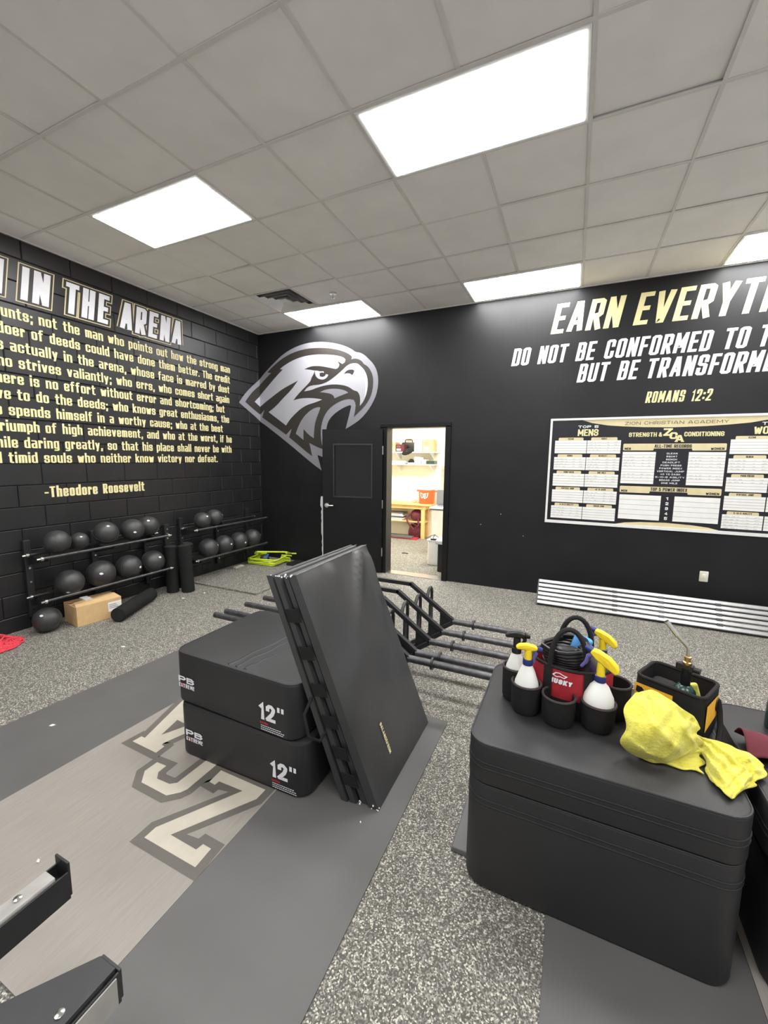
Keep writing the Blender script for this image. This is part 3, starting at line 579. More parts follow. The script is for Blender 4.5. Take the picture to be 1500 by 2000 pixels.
# all-time records
for z1, word in ((1.942, 'ALL-TIME RECORDS'), (1.452, 'TOP 5 POWER INDEX')):
    g = MB(); rect(g, 5.409, z1-0.077, 5.713, z1, Y1, 0.012); rect(g, 6.073, z1-0.077, 6.377, z1, Y1, 0.012); rect(g, 5.70, z1-0.055, 6.09, z1, Y1-0.0004)
    g.build('title_band', gold2_m, t, 0)
    text(blk, word, (5.718, Y3, z1-0.047), BX, BY, 0.038, 0.0075, width=0.35, gap=0.0035, sp=0.014)
    text(blk, 'MEN', (5.425, Y3, z1-0.070), BX, BY, 0.026, 0.0062, width=0.062, gap=0.0035); text(blk, 'WOMEN', (6.240, Y3, z1-0.070), BX, BY, 0.026, 0.0062, width=0.118, gap=0.0035)
cardp(5.409, 5.739, 1.482, 1.848, 11, (1,2,3,4,7,8)); cardp(6.048, 6.378, 1.482, 1.848, 11, (1,2,3,4,7,8))
cardp(5.413, 5.829, 1.063, 1.350, 5); cardp(5.958, 6.376, 1.065, 1.350, 5)
EV = ('CLEAN','SQUAT','BENCH','DEADLIFT','PUSH PRESS','POWER INDEX','VERTICAL JUMP','40 YD DASH','5-10-5 AGILITY','BROAD JUMP','ONE MILE')
for k, s in enumerate(EV):
    w0 = 0.0205*len(s.replace(' ', '')) + 0.012*s.count(' ')
    text(ww(s), s, (CXB-w0/2, Y1, 1.8225-0.0334*k), BX, BY, 0.018, 0.0040, width=w0, gap=0.0042, sp=0.012)
for k in range(5): text(ww(str(k)), str(k+1), (CXB-0.016, Y1, 1.304-0.057*k), BX, BY, 0.034, 0.009, width=0.030 if k else 0.022)
blk.build('black_lettering', ink, t, 0); [m.build('gold_word', gold_m, t, 0) for m in GW.values()]; [m.build('white_word', white_paint, t, 0) for m in WW.values()]; rules.build('ruled_lines', ink_grey, t, 0); hand.build('handwriting', ink_grey, t, 0)

# ---------------------------------------------------------------- socket outlet
t = thing('wall_outlet', (6.31, 0, 0.46), 'ivory wall plate low on the back wall above the slatted panel', 'outlet')
MB().rbox(6.268, 6.350, 0.40, 0.52, 0, 0.008, 0.006, 0.003, 3, 2, Matrix(((1,0,0,0),(0,0,-1,0),(0,1,0,0),(0,0,0,1)))).build('plate', ivory, t)
MB().rbox(6.290, 6.328, 0.433, 0.487, 0.008, 0.012, 0.012, 0.002, 4, 2, Matrix(((1,0,0,0),(0,0,-1,0),(0,1,0,0),(0,0,0,1)))).build('socket_face', ivory, t)

# ---------------------------------------------------------------- door frame, door
t = thing('door_frame', (2.81, 0, 0), 'black steel frame around the storeroom doorway', 'door frame'); t.name = 'trim_1'; WL['trim_1'] = WL['door_frame']
del t['category']; del t['label']; t['kind'] = 'structure'
def fr(a, b): MB().box(a, b).build('jamb' if b[2]-a[2] > 1 else 'head', door_m, t, 0, 0.003)
fr((DX0-0.065, -0.03, 0), (DX0+0.045, 0.17, DH)); fr((DX1-0.03, -0.03, 0), (DX1+0.045, 0.17, DH)); fr((DX0-0.065, -0.03, DH-0.018), (DX1+0.045, 0.17, DH+0.045))
MB().box((DX0, -0.02, 0), (DX1, 0.16, 0.008)).build('threshold', brushed, t, 0)
hx, hy = 2.318, -0.040
ang = math.atan2(-0.225, -0.895)
Md = Matrix.Translation((hx, hy, 0)) @ Matrix.Rotation(ang, 4, 'Z')
t = thing('door_1', (hx, hy, 0), None, None); t['kind'] = 'structure'; t['label'] = 'open black door with a square glazed panel folded back against the eagle wall'
DWD = 0.925; DHT = 2.165; th = 0.045
def dbox(nm, m0, a, b, bev=0.0): return MB().box(a, b, Md).build(nm, m0, t, 0, bev)
# local x along the leaf from the hinge, local y towards the room (+y = camera side after rotation)
def S(y): return y
wx0, wx1, wz0, wz1 = 0.17, 0.735, 1.165, 1.93
leaf = MB()
for a, b in (((0.0, -th/2, 0.012), (wx0, th/2, DHT)), ((wx1, -th/2, 0.012), (DWD, th/2, DHT)), ((wx0, -th/2, 0.012), (wx1, th/2, wz0)), ((wx0, -th/2, wz1), (wx1, th/2, DHT))): leaf.box(a, b, Md)
leaf.build('leaf', door_m, t, 0)
dbox('glass_pane', glass_m, (wx0-0.005, -0.006, wz0-0.005), (wx1+0.005, 0.006, wz1+0.005))
fb = MB(); g = 0.022
for sgn in (-1, 1):
    y0, y1 = sorted((sgn*th/2, sgn*(th/2+0.008)))
    for a, b in (((wx0-g, y0, wz0-g), (wx1+g, y1, wz0)), ((wx0-g, y0, wz1), (wx1+g, y1, wz1+g)), ((wx0-g, y0, wz0), (wx0, y1, wz1)), ((wx1, y0, wz0), (wx1+g, y1, wz1))): fb.box(a, b, Md)
fb.build('glazing_bead', steel_blk, t, 0, 0.002)
hd = MB()
for sgn in (-1, 1):
    p = Vector((DWD-0.065, sgn*th/2, 1.02)); d = Vector((0, sgn, 0))
    hd.cyl(Md @ p, Md @ (p + d*0.012), 0.035, 20); hd.cyl(Md @ p, Md @ (p + d*0.055), 0.013, 14)
    hd.tube([Md @ (p + d*0.052), Md @ (p + d*0.055 + Vector((-0.05, 0, 0))), Md @ (p + d*0.05 + Vector((-0.115, 0, 0)))], 0.0105, 12)
hd.build('lever_handle', brushed, t)
for z in (0.33, 1.06, 1.86):
    h_ = MB().box((-0.006, -0.026, z-0.06), (0.004, 0.026, z+0.06), Md); h_.cyl((hx+0.012, hy-0.026, z-0.062), (hx+0.012, hy-0.026, z+0.062), 0.0085, 10)
    h_.build('hinge', brushed, t)

# ---------------------------------------------------------------- storeroom beyond the door
sx0, sx1, sy1, sh = 0.3, 4.3, 3.15, 2.75
tag(MB().box((sx0, sy1, 0), (sx1, sy1+0.1, sh)).build('wall_storeroom_back', cream_wall, None, 0), 'cream rear wall of the storeroom', None, None, 'structure')
tag(MB().box((sx0-0.1, 0.14, 0), (sx0, sy1+0.1, sh)).build('wall_storeroom_left', cream_wall, None, 0), 'cream left wall of the storeroom', None, None, 'structure')
tag(MB().box((sx1, 0.14, 0), (sx1+0.1, sy1+0.1, sh)).build('wall_storeroom_right', cream_wall, None, 0), 'cream right wall of the storeroom', None, None, 'structure')
tag(MB().box((sx0-0.1, 0.14, sh), (sx1+0.1, sy1+0.1, sh+0.08)).build('ceiling_storeroom', cream_wall, None, 0), 'white ceiling of the storeroom', None, None, 'structure')
inner = MB(); inner.box((sx0, 0.141, 0), (DX0-0.066, 0.16, sh)); inner.box((DX1+0.046, 0.141, 0), (sx1, 0.16, sh)); inner.box((DX0-0.066, 0.141, DH+0.046), (DX1+0.046, 0.16, sh))
tag(inner.build('wall_storeroom_front', cream_wall, None, 0), 'cream storeroom side of the door wall', None, None, 'structure')
troffer(0.9, 2.1, 1.15, 1.75, sh-0.02, 'left ceiling light panel inside the storeroom, out of view', lens=lens2_m); troffer(2.6, 3.8, 1.15, 1.75, sh-0.02, 'right ceiling light panel inside the storeroom, out of view', lens=lens2_m)
# wall shelves
def shelf(z, x1, lab):
    t = thing('wall_shelf', (1.4, 2.98, z), lab, 'shelf', 'white shelves on the storeroom wall')
    MB().box((0.7, 2.80, z-0.022), (x1, 3.15, z)).build('shelf_board', white_enamel, t, 0, 0.003)
    for x in (1.30, 2.08):
        MB().prism([(x-0.012, 3.15, z-0.022), (x-0.012, 2.86, z-0.022), (x-0.012, 2.86, z-0.035), (x-0.012, 3.15, z-0.17)], (0.02, 0, 0)).build('bracket', white_enamel, t, 0)
shelf(1.892, 2.225, 'upper white wall shelf holding boxes in the storeroom'); shelf(1.628, 2.205, 'lower white wall shelf holding papers in the storeroom')
t = thing('shelf_standard', (2.16, 3.14, 1.5), 'slotted white metal shelf rail on the storeroom wall', 'shelf rail'); MB().box((2.15, 3.135, 1.4), (2.175, 3.15, 2.2)).build('rail', white_enamel, t, 0)
def carton(nm, a, b, m0, lab, cat='box', label_rect=True, parts=True):
    c = ((a[0]+b[0])/2, (a[1]+b[1])/2, a[2]); t = thing(nm, c, lab, cat)
    MB().box(a, b).build('carton_body', m0, t, 0, 0.003)
    if parts:
        MB().box((a[0]-0.001, (a[1]+b[1])/2-0.02, b[2]-0.001), (b[0]+0.001, (a[1]+b[1])/2+0.02, b[2]+0.0015)).build('packing_tape', ivory, t, 0)
    if label_rect: 
        w_ = b[0]-a[0]; h_ = b[2]-a[2]
        MB().box((a[0]+w_*0.12, a[1]-0.002, a[2]+h_*0.15), (a[0]+w_*0.62, a[1], a[2]+h_*0.42)).build('label_sticker', paper, t, 0)
        pr = MB()
        for k in range(3): pr.box((a[0]+w_*0.15, a[1]-0.0028, a[2]+h_*(0.60+0.09*k)), (a[0]+w_*(0.55+0.1*(k % 2)), a[1]-0.0005, a[2]+h_*(0.64+0.09*k)))
        pr.build('print', ink_grey, t, 0)
    return t
carton('cardboard_box', (1.13, 2.83, 1.892), (1.295, 3.08, 2.10), card, 'tan carton at the left end of the upper storeroom shelf')
carton('red_box', (1.305, 2.82, 1.892), (1.50, 3.0, 2.05), maroon, 'dark red box on the upper storeroom shelf', parts=False)
carton('white_box', (1.735, 2.83, 1.892), (1.915, 3.06, 2.165), paper, 'white carton on the upper storeroom shelf', parts=False)
carton('cardboard_box', (1.925, 2.83, 1.892), (2.165, 3.06, 2.15), card, 'brown carton with white label on the upper storeroom shelf')
t = thing('carry_case', (1.52, 3.03, 1.892), 'black carry case with top handle behind the red box on the shelf', 'case')
MB().rbox(1.36, 1.68, 3.02, 3.13, 1.892, 2.10, 0.03, 0.015).build('case_body', plastic_blk, t); MB().tube([(1.43, 3.07, 2.09), (1.43, 3.07, 2.145), (1.46, 3.07, 2.165), (1.57, 3.07, 2.165), (1.60, 3.07, 2.145), (1.60, 3.07, 2.09)], 0.012, 8).build('handle', plastic_blk, t)
t = thing('shoulder_pouch', (1.61, 2.84, 1.892), 'black oval pouch hanging over the upper storeroom shelf edge', 'pouch')
Mp = Matrix.Rotation(radians(-22), 3, 'Y')
MB().lathe([(1e-4, -0.065), (0.05, -0.055), (0.085, -0.025), (0.09, 0.0), (0.085, 0.025), (0.05, 0.055), (1e-4, 0.065)], (1.60, 2.795, 1.895), 20, Mp, 1.6, 0.5).build('pouch_body', black_cloth, t)
MB().tube([(1.50, 2.77, 1.87), (1.60, 2.75, 1.90), (1.71, 2.77, 1.93)], 0.005, 6).build('zip', steel_gry, t)
# lower shelf contents
t = thing('paper_stack', (1.40, 2.93, 1.628), 'loose stack of papers with a pale blue folder on the lower shelf', 'papers')
for k, (m0, x0, x1) in enumerate(((paper, 1.12, 1.52), (mat('pale_blue_folder', rgb(176, 208, 226), 0.7), 1.14, 1.56), (paper, 1.13, 1.53))):
    MB().box((x0, 2.83, 1.628+0.022*k), (x1, 3.06, 1.648+0.022*k), rotz(radians(3*k-3), (1.4, 2.94, 0))).build('sheets', m0, t, 0)
t = thing('training_shoe', (1.645, 2.90, 1.628), 'black and white object lying on the lower storeroom shelf', 'shoe')
MB().rbox(-0.055, 0.055, -0.11, 0.11, 0, 0.03, 0.05, 0.01, M=Matrix.Translation((1.645, 2.91, 1.628)) @ Matrix.Rotation(radians(50), 4, 'Z')).build('sole', milk_pl, t)
MB().lathe([(0.10, 0.0), (0.095, 0.04), (0.06, 0.075), (0.02, 0.085)], (1.645, 2.91, 1.655), 18, Matrix.Rotation(radians(50), 3, 'Z'), 0.5, 1.0).build('upper', black_cloth, t)
for k, (x0, x1, h_, m0, lab) in enumerate(((1.745, 1.885, 0.15, paper, 'stack of white boxes on the lower storeroom shelf'), (1.905, 2.005, 0.10, ivory, 'small ivory box on the lower storeroom shelf'), (2.02, 2.195, 0.075, green_paint, 'dark green box at the right end of the lower shelf'))):
    carton('small_box', (x0, 2.84, 1.628), (x1, 3.04, 1.628+h_), m0, lab, parts=False, label_rect=(k == 0))
# work bench
t = thing('work_bench', (1.3, 2.95, 0), 'pale wooden work bench in the storeroom under the shelves', 'bench')
MB().box((0.55, 2.72, 0.735), (2.165, 3.13, 0.775)).build('bench_top', wood, t, 0, 0.006)
MB().box((0.60, 2.76, 0.655), (2.06, 2.79, 0.735)).build('apron', wood, t, 0, 0.003); MB().box((2.01, 2.79, 0.655), (2.04, 3.08, 0.735)).build('apron', wood, t, 0, 0.003)
for x, y in ((1.985, 2.80), (1.985, 3.07), (0.66, 2.80), (0.66, 3.07)): MB().box((x-0.04, y-0.03, 0), (x+0.04, y+0.03, 0.735)).build('leg', wood, t, 0, 0.006)
MB().box((0.62, 2.78, 0.355), (2.03, 3.09, 0.38)).build('lower_shelf', wood, t, 0, 0.003)
# cooler
def cooler():
    c = (2.015, 2.93, 0.775); t = thing('drink_cooler', c, 'orange round drink cooler with white lid on the bench', 'cooler')
    MB().lathe([(0.15, 0), (0.165, 0.01), (0.172, 0.13), (0.178, 0.27), (0.182, 0.275), (0.182, 0.30), (0.17, 0.305)], c, 30).build('cooler_body', orange, t)
    l_ = MB().lathe([(0.178, 0.305), (0.178, 0.33), (0.16, 0.36), (0.10, 0.385), (1e-4, 0.39)], c, 30).build('lid', milk_pl, t)
    MB().tube([(c[0]+0.17*cos(a), c[1]-0.03, c[2]+0.32+0.095*sin(a)) for a in [pi*i/14 for i in range(15)]], 0.006, 8).build('bail_handle', chrome, t)
    for s in (-1, 1): MB().box((c[0]+s*0.195-0.03, c[1]-0.03, c[2]+0.255), (c[0]+s*0.195+0.03, c[1]+0.03, c[2]+0.295)).build('grip', orange, t, 0, 0.006)
    lg = MB()
    def on(x, z): a = x/0.178; return (c[0]+0.1785*sin(a), c[1]-0.1785*cos(a), c[2]+z)
    def arc(pts): 
        for i_, q in enumerate(_stroke(pts, False, 0.016)): lg.ngon([on(p.x, p.y) for p in q])
    arc([(-0.10, 0.235), (-0.075, 0.15), (-0.05, 0.13), (-0.03, 0.15)]); arc([(0.08, 0.235), (0.06, 0.15), (0.03, 0.13), (0.0, 0.125)])
    arc([(-0.085, 0.235), (-0.04, 0.22)]); arc([(0.03, 0.225), (0.08, 0.235)])
    arc([(0.03, 0.215), (0.0, 0.225), (-0.025, 0.2), (-0.025, 0.165), (0.0, 0.15), (0.025, 0.165), (0.025, 0.19), (0.005, 0.19)])
    lg.build('bolt_logo', white_paint, t, 0)
    MB().tube([(c[0]-0.17, c[1]-0.05, c[2]+0.05), (c[0]-0.24, c[1]-0.08, c[2]+0.07), (c[0]-0.31, c[1]-0.08, c[2]+0.03), (c[0]-0.25, c[1]-0.10, c[2]+0.012), (c[0]-0.19, c[1]-0.10, c[2]+0.03), (c[0]-0.26, c[1]-0.06, c[2]+0.04)], 0.006, 6).build('hose', orange, t)
cooler()
t = thing('maroon_backpack', (1.80, 2.92, 0.38), 'maroon bag stuffed under the storeroom bench', 'bag')
MB().lathe([(0.08, 0.0), (0.13, 0.04), (0.15, 0.12), (0.12, 0.2), (0.05, 0.25), (1e-4, 0.26)], (1.80, 2.91, 0.38), 18, None, 1.0, 0.8).build('bag_body', maroon, t); MB().tube([(1.70, 2.79, 0.55), (1.62, 2.74, 0.45), (1.66, 2.74, 0.34), (1.80, 2.74, 0.20), (1.90, 2.74, 0.30), (1.88, 2.78, 0.45)], 0.02, 8).build('strap', maroon, t)
t = thing('maroon_bag', (1.78, 2.92, 0), 'second maroon bag on the floor under the bench', 'bag')
MB().lathe([(0.14, 0.0), (0.18, 0.05), (0.18, 0.15), (0.14, 0.25), (0.06, 0.31), (1e-4, 0.32)], (1.78, 2.94, 0.0), 18, None, 1.0, 0.75).build('bag_body', maroon, t); MB().tube([(1.66, 2.82, 0.26), (1.74, 2.78, 0.33), (1.84, 2.80, 0.28)], 0.012, 8).build('strap', maroon, t)
for k in range(6): tag(MB().box((1.05+0.02*(k % 3), 2.80, 0.38+0.03*k), (1.50+0.025*(k % 2), 3.04, 0.40+0.03*k), rotz(radians(2*(k % 3)-2), (1.3, 2.9, 0))).build('binder', (paper, ivory, grey_box)[k % 3], None, 0), ['lowest', 'second', 'third', 'fourth', 'fifth', 'topmost'][k] + ' binder, counted upwards, in the stack on the lower bench shelf', 'binder', 'binders under the bench')
t = thing('flattened_box', (1.45, 2.68, 0), 'flat grey board lying on the floor in front of the bench', 'board')
MB().box((1.12, 2.60, 0.03), (1.80, 2.78, 0.055), Matrix.Translation((0,0,0))).build('grey_sheet', grey_box, t, 0); MB().box((1.05, 2.62, 0.0), (1.90, 2.80, 0.028)).build('red_sheet', red_print, t, 0)
# cabinet with counter and laptop at the right of the storeroom
t = thing('storage_cabinet', (2.95, 1.9, 0), 'white cabinet with a dark edged counter at the right of the storeroom', 'cabinet')
MB().box((2.60, 1.52, 0.05), (3.30, 2.10, 0.83)).build('carcass', white_enamel, t, 0, 0.004); MB().box((2.625, 1.505, 0.08), (2.95, 1.52, 0.82)).build('cabinet_door', white_enamel, t, 0, 0.003)
MB().box((2.57, 1.48, 0.83), (3.34, 2.12, 0.845)).build('counter_edge', plastic_blk, t, 0); MB().box((2.56, 1.47, 0.845), (3.35, 2.13, 0.87)).build('counter_top', white_enamel, t, 0, 0.003)
MB().box((2.56, 1.54, 0), (3.28, 2.08, 0.05)).build('plinth', plastic_blk, t, 0)
t = thing('computer_screen', (2.78, 1.85, 0.87), 'dark grey screen standing on the storeroom cabinet', 'screen')
MB().box((-0.22, -0.012, 0.02), (0.22, 0.012, 0.30), Matrix.Translation((2.80, 1.86, 0.87)) @ Matrix.Rotation(radians(14), 4, 'Z') @ Matrix.Rotation(radians(-12), 4, 'X')).build('screen_panel', grey_box, t, 0, 0.004); MB().box((2.62, 1.72, 0.87), (2.98, 1.92, 0.888)).build('screen_base', grey_box, t, 0, 0.003)
t = thing('notice_board', (2.75, 3.14, 1.3), 'grey notice board with white sheet on the storeroom wall', 'notice board')
MB().box((2.27, 3.13, 1.02), (3.1, 3.15, 1.59)).build('board_panel', mat('taupe_felt', rgb(176, 168, 154), 0.9), t, 0); MB().box((2.345, 3.125, 1.16), (2.50, 3.13, 1.42)).build('pinned_sheet', paper, t, 0); MB().box((2.365, 3.122, 1.28), (2.44, 3.125, 1.34)).build('print', ink_grey, t, 0)
t = thing('white_bin', (2.89, 0.86, 0), 'tall white plastic bin in the storeroom doorway', 'bin')
MB().rbox(2.78, 2.985, 0.76, 1.0, 0, 0.40, 0.03, 0.01).build('bin_body', milk_pl, t); MB().rbox(2.765, 3.0, 0.745, 1.015, 0.40, 0.425, 0.035, 0.008).build('rim', milk_pl, t)
MB().tube([(2.82, 0.80, 0.42), (2.80, 0.82, 0.47), (2.88, 0.83, 0.50), (2.95, 0.82, 0.46), (2.90, 0.80, 0.43), (2.84, 0.86, 0.44), (2.86, 0.9, 0.49)], 0.006, 6).build('cable', plastic_blk, t); MB().rbox(2.83, 2.93, 0.74, 0.80, 0.42, 0.445, 0.02, 0.008).build('black_latch', plastic_blk, t)
t = thing('black_bin', (3.18, 0.52, 0), 'black bin with a grey lidded top just inside the doorway', 'bin')
MB().rbox(3.06, 3.36, 0.40, 0.70, 0, 0.44, 0.03, 0.01).build('bin_body', plastic_blk, t); MB().rbox(3.03, 3.39, 0.37, 0.73, 0.44, 0.50, 0.03, 0.015).build('lid', mat('light_grey_plastic', rgb(190, 194, 198), 0.4), t)
t = thing('rubber_strap', (2.15, 1.35, 0), 'small dark strap lying on the storeroom floor', 'strap'); MB().tube([(2.10+0.12*i/8, 1.32+0.02*sin(pi*i/8), 0.008) for i in range(9)], 0.008, 6).build('strap_piece', plastic_blk, t)
# ---------------------------------------------------------------- lifting platforms let into the floor
PY0, PY1 = -5.09, -3.12
t = thing('lifting_platform', (2.97, -4.1, 0), 'lifting platform with grey laminate centre and printed school initials', 'platform')
PT = 0.007
Mst = Matrix(((1, 0.045, 0, 0.045*4.0), (0, 1, 0, 0), (0, 0, 1, 0), (0, 0, 0, 1)))   # outer joint runs very slightly askew
MB().hexa([(1.615, PY0, 0.0005), (2.365, PY0, 0.0005), (2.468, PY1, 0.0005), (1.765, PY1, 0.0005), (1.615, PY0, PT), (2.365, PY0, PT), (2.468, PY1, PT), (1.765, PY1, PT)]).build('rubber_strip', mat_rubber, t, 0)
MB().hexa([(2.365, PY0, 0.0005), (3.590, PY0, 0.0005), (3.590, PY1, 0.0005), (2.468, PY1, 0.0005), (2.365, PY0, PT), (3.590, PY0, PT), (3.590, PY1, PT), (2.468, PY1, PT)]).build('laminate_deck', laminate, t, 0)
MB().box((3.592, PY0, 0.0005), (4.245, PY1, PT)).build('rubber_strip', mat_rubber, t, 0)
dk = MB(); lt = MB()
for k in ('A', 'C', 'Z'):
    P_ = FLOORZCA[k]
    for i_, q in enumerate(_stroke(P_, True, 0.085)): dk.ngon([(p.x, p.y, PT+0.0004+0.0002*(i_ % 5)) for p in q])
    lt.ngon([(x, y, PT+0.0018) for x, y in P_])
dk.ngon([(x, y, PT+0.0024) for x, y in FLOORZCA['hole']])
tag(dk.build('initials_outline', zca_dark, t, 0), 'grey outline of the printed initials'); tag(lt.build('initials_print', zca_light, t, 0), 'pale printed initials ZCA')
t = thing('lifting_platform', (6.2, -4.1, 0), 'second lifting platform under the right hand foam stack', 'platform')
MB().box((4.912, PY0, 0.0005), (5.562, -3.25, PT)).build('rubber_strip', mat_rubber, t, 0); MB().box((5.564, PY0, 0.0005), (6.76, -3.25, PT)).build('laminate_deck', laminate, t, 0); MB().box((6.762, PY0, 0.0005), (7.42, -3.25, PT)).build('rubber_strip', mat_rubber, t, 0)

# thin mat by the ball rack
t = thing('floor_mat', (0.75, -1.0, 0), 'thin square speckled rubber mat by the ball rack', 'mat')
MB().box((0.17, -1.705, 0.0), (1.338, -0.55, 0.022)).build('mat_sheet', floor_m, t, 0, 0.003)

# ---------------------------------------------------------------- foam plyo boxes, left stack
def plyo(x0, x1, y0, y1, z0, z1, rot, lab, cat='foam box', grp='12 inch foam plyo boxes', seam=True):
    c = ((x0+x1)/2, (y0+y1)/2, z0); M = rotz(radians(rot), c)
    t = thing('foam_plyo_box', c, lab, cat, grp)
    MB().rbox(x0, x1, y0, y1, z0, z1, 0.085, 0.016, 8, 4, M).build('cover', vinyl, t)
    e = 0.006; R = 0.085
    P_ = []
    for (cx_, cy_, a0) in ((x1-R, y1-R, 0), (x0+R, y1-R, pi/2), (x0+R, y0+R, pi), (x1-R, y0+R, 1.5*pi)):
        P_ += [M @ Vector((cx_+(R-e)*cos(a0+pi/2*i/7), cy_+(R-e)*sin(a0+pi/2*i/7), z1-0.004)) for i in range(8)]
    MB().tube(P_, 0.0045, 6, closed=True).build('piping', vinyl, t)
    return t, M
def front_print(t, M, x0, y, z0):
    ex = M.to_3x3() @ Vector((1,0,0)); O = lambda dx, dz: M @ Vector((x0+dx, y-0.0015, z0+dz))
    w_ = MB(); r_ = MB(); mk = MB(); fn = MB()
    text(mk, 'PB', O(0.03, 0.127), ex, BY, 0.036, 0.013, width=0.130, gap=0.006, an=1.5); text(mk, 'EXTREME', O(0.032, 0.096), ex, BY, 0.024, 0.0062, width=0.128, gap=0.004)
    text(r_, 'X', O(0.052, 0.094), ex, BY, 0.030, 0.006, width=0.022, lift=0.0008)
    text(w_, '12', O(0.64, 0.076), ex, BY, 0.094, 0.023, width=0.108, gap=0.011, cut=0.35); text(w_, '"', O(0.760, 0.076), ex, BY, 0.094, 0.016, width=0.042)
    text(r_, 'WARNING', O(0.645, 0.052), ex, BY, 0.013, 0.003, width=0.055, gap=0.002)
    for k, n in enumerate((11, 12, 12)):
        x = 0
        for j in range(n):
            ww = random.uniform(0.006, 0.013)
            o = O(0.65+x, 0.040-0.011*k); fn.ngon([o, o+ex*ww, o+ex*ww+Vector((0,0,0.0045)), o+Vector((0,0,0.0045))]); x += ww+0.003
    w_.build('height_mark', white_paint, t, 0); mk.build('maker_mark', white_paint, t, 0); r_.build('red_print', red_print, t, 0); tag(fn.build('fine_print', white_paint, t, 0), None, None, None, 'stuff')
t, M = plyo(2.875, 3.775, -4.075, -3.345, 0.0105, 0.312, 0.8, 'lower black foam plyo box marked 12 inch, under its twin')
front_print(t, M, 2.885+0.03, -4.075, 0.008)
t, M = plyo(2.842, 3.745, -4.065, -3.325, 0.313, 0.618, -1.2, 'upper black foam plyo box marked 12 inch with creased top')
front_print(t, M, 2.85+0.01, -4.065, 0.313)
cr = MB()
for k, (xa, ya, xb, yb) in enumerate(((3.26, -4.04, 3.36, -3.40), (3.31, -4.04, 3.40, -3.52), (3.37, -4.04, 3.42, -3.80))):
    P_ = [Vector((xa+(xb-xa)*i/10 + 0.008*sin(i*1.7+k), ya+(yb-ya)*i/10, 0.6168)) for i in range(11)]
    cr.tube([p + Vector((0,0,-0.028+0.0045*(1-i/14))) for i, p in enumerate(P_)], 0.028, 16)
cr.build('crease', vinyl, t)

# ---------------------------------------------------------------- folding mat leaning on the boxes
t = thing('folding_mat', (4.05, -3.57, 0), 'tall black folded gym mat leaning against the foam boxes', 'gym mat')
A = Vector((3.735, -4.055, 1.185)); B = Vector((3.715, -3.285, 1.185)); C_ = Vector((4.138, -3.191, 0.012)); D = Vector((4.138, -3.955, 0.012))
A2 = Vector((3.60, -4.10, 1.175)); B2 = Vector((3.607, -3.30, 1.175)); C2 = Vector((3.930, -3.20, 0.012)); D2 = Vector((3.930, -3.965, 0.012))
def quad_at(k): return [a.lerp(b, k) for a, b in ((A, A2), (B, B2), (C_, C2), (D, D2))]
def panel(k0, k1, nm, dz=0.0, dy=0.0, face_fold=False):
    q0 = quad_at(k0); q1 = quad_at(k1); nu, nv = 22, 32; mb = MB()
    n = (q0[1]-q0[0]).cross(q0[3]-q0[0]).normalized()
    if n.x < 0: n = -n
    def bil(q, u, v): return q[0].lerp(q[1], u).lerp(q[3].lerp(q[2], u), v) + Vector((0, dy, dz*(1-v)))
    def front(u, v):
        p = bil(q0, u, v); ed = min(u, 1-u, v, 1-v); soft = 1 - math.exp(-ed*28)
        d = 0.006*soft
        if face_fold:
            d += 0.034*math.exp(-((u - (0.86-0.55*v*2.2))/0.055)**2)*math.exp(-(v/0.32)**2)*min(1, ed*25)
            d += 0.028*math.exp(-((u - (0.97-0.25*v))/0.035)**2)*math.exp(-((v-0.22)/0.25)**2)*min(1, (1-u)*30+0.2)*min(1, v*25)
            d += 0.018*math.exp(-((u - (0.40-0.1*v))/0.05)**2)*math.exp(-(v/0.16)**2)*min(1, v*25)
            d += 0.010*sin(7*u+5*v)*sin(6*v+2)*soft
        else: d += 0.004*sin(6*u)*sin(5*v)*soft
        return p + n*(d - 0.006)
    F = [[front(i/nu, j/nv) for i in range(nu+1)] for j in range(nv+1)]
    Bk = [[bil(q1, i/nu, j/nv) for i in range(nu+1)] for j in range(nv+1)]
    mb.grid(F); mb.grid(Bk)
    def side(Pf, Pb): mb.grid([Pf, [a.lerp(b, 0.5) + (a-b).cross(Vector((0,0,1))).normalized()*0.0 for a, b in zip(Pf, Pb)], Pb])
    side(F[0], Bk[0]); side(F[-1], Bk[-1]); side([r[0] for r in F], [r[0] for r in Bk]); side([r[-1] for r in F], [r[-1] for r in Bk])
    bm = bmesh.new(); me = bpy.data.meshes.new(nm); me.from_pydata([tuple(p-wl(t)) for p in mb.v], [], mb.f); bm.from_mesh(me); bmesh.ops.remove_doubles(bm, verts=bm.verts, dist=0.0005); bmesh.ops.recalc_face_normals(bm, faces=bm.faces); bm.to_mesh(me); bm.free()
    me.materials.append(vinyl_soft)
    for p in me.polygons: p.use_smooth = True
    me.set_sharp_from_angle(angle=radians(50))
    o = bpy.data.objects.new(nm, me); COL.objects.link(o); o.parent = t; WL[o.name] = wl(t); return o
panel(0.0, 0.30, 'mat_panel', 0.0, 0.0, True); panel(0.33, 0.52, 'mat_panel', -0.012, 0.012); panel(0.58, 0.77, 'mat_panel', -0.004, -0.006); panel(0.80, 1.0, 'mat_panel', 0.004, -0.012)
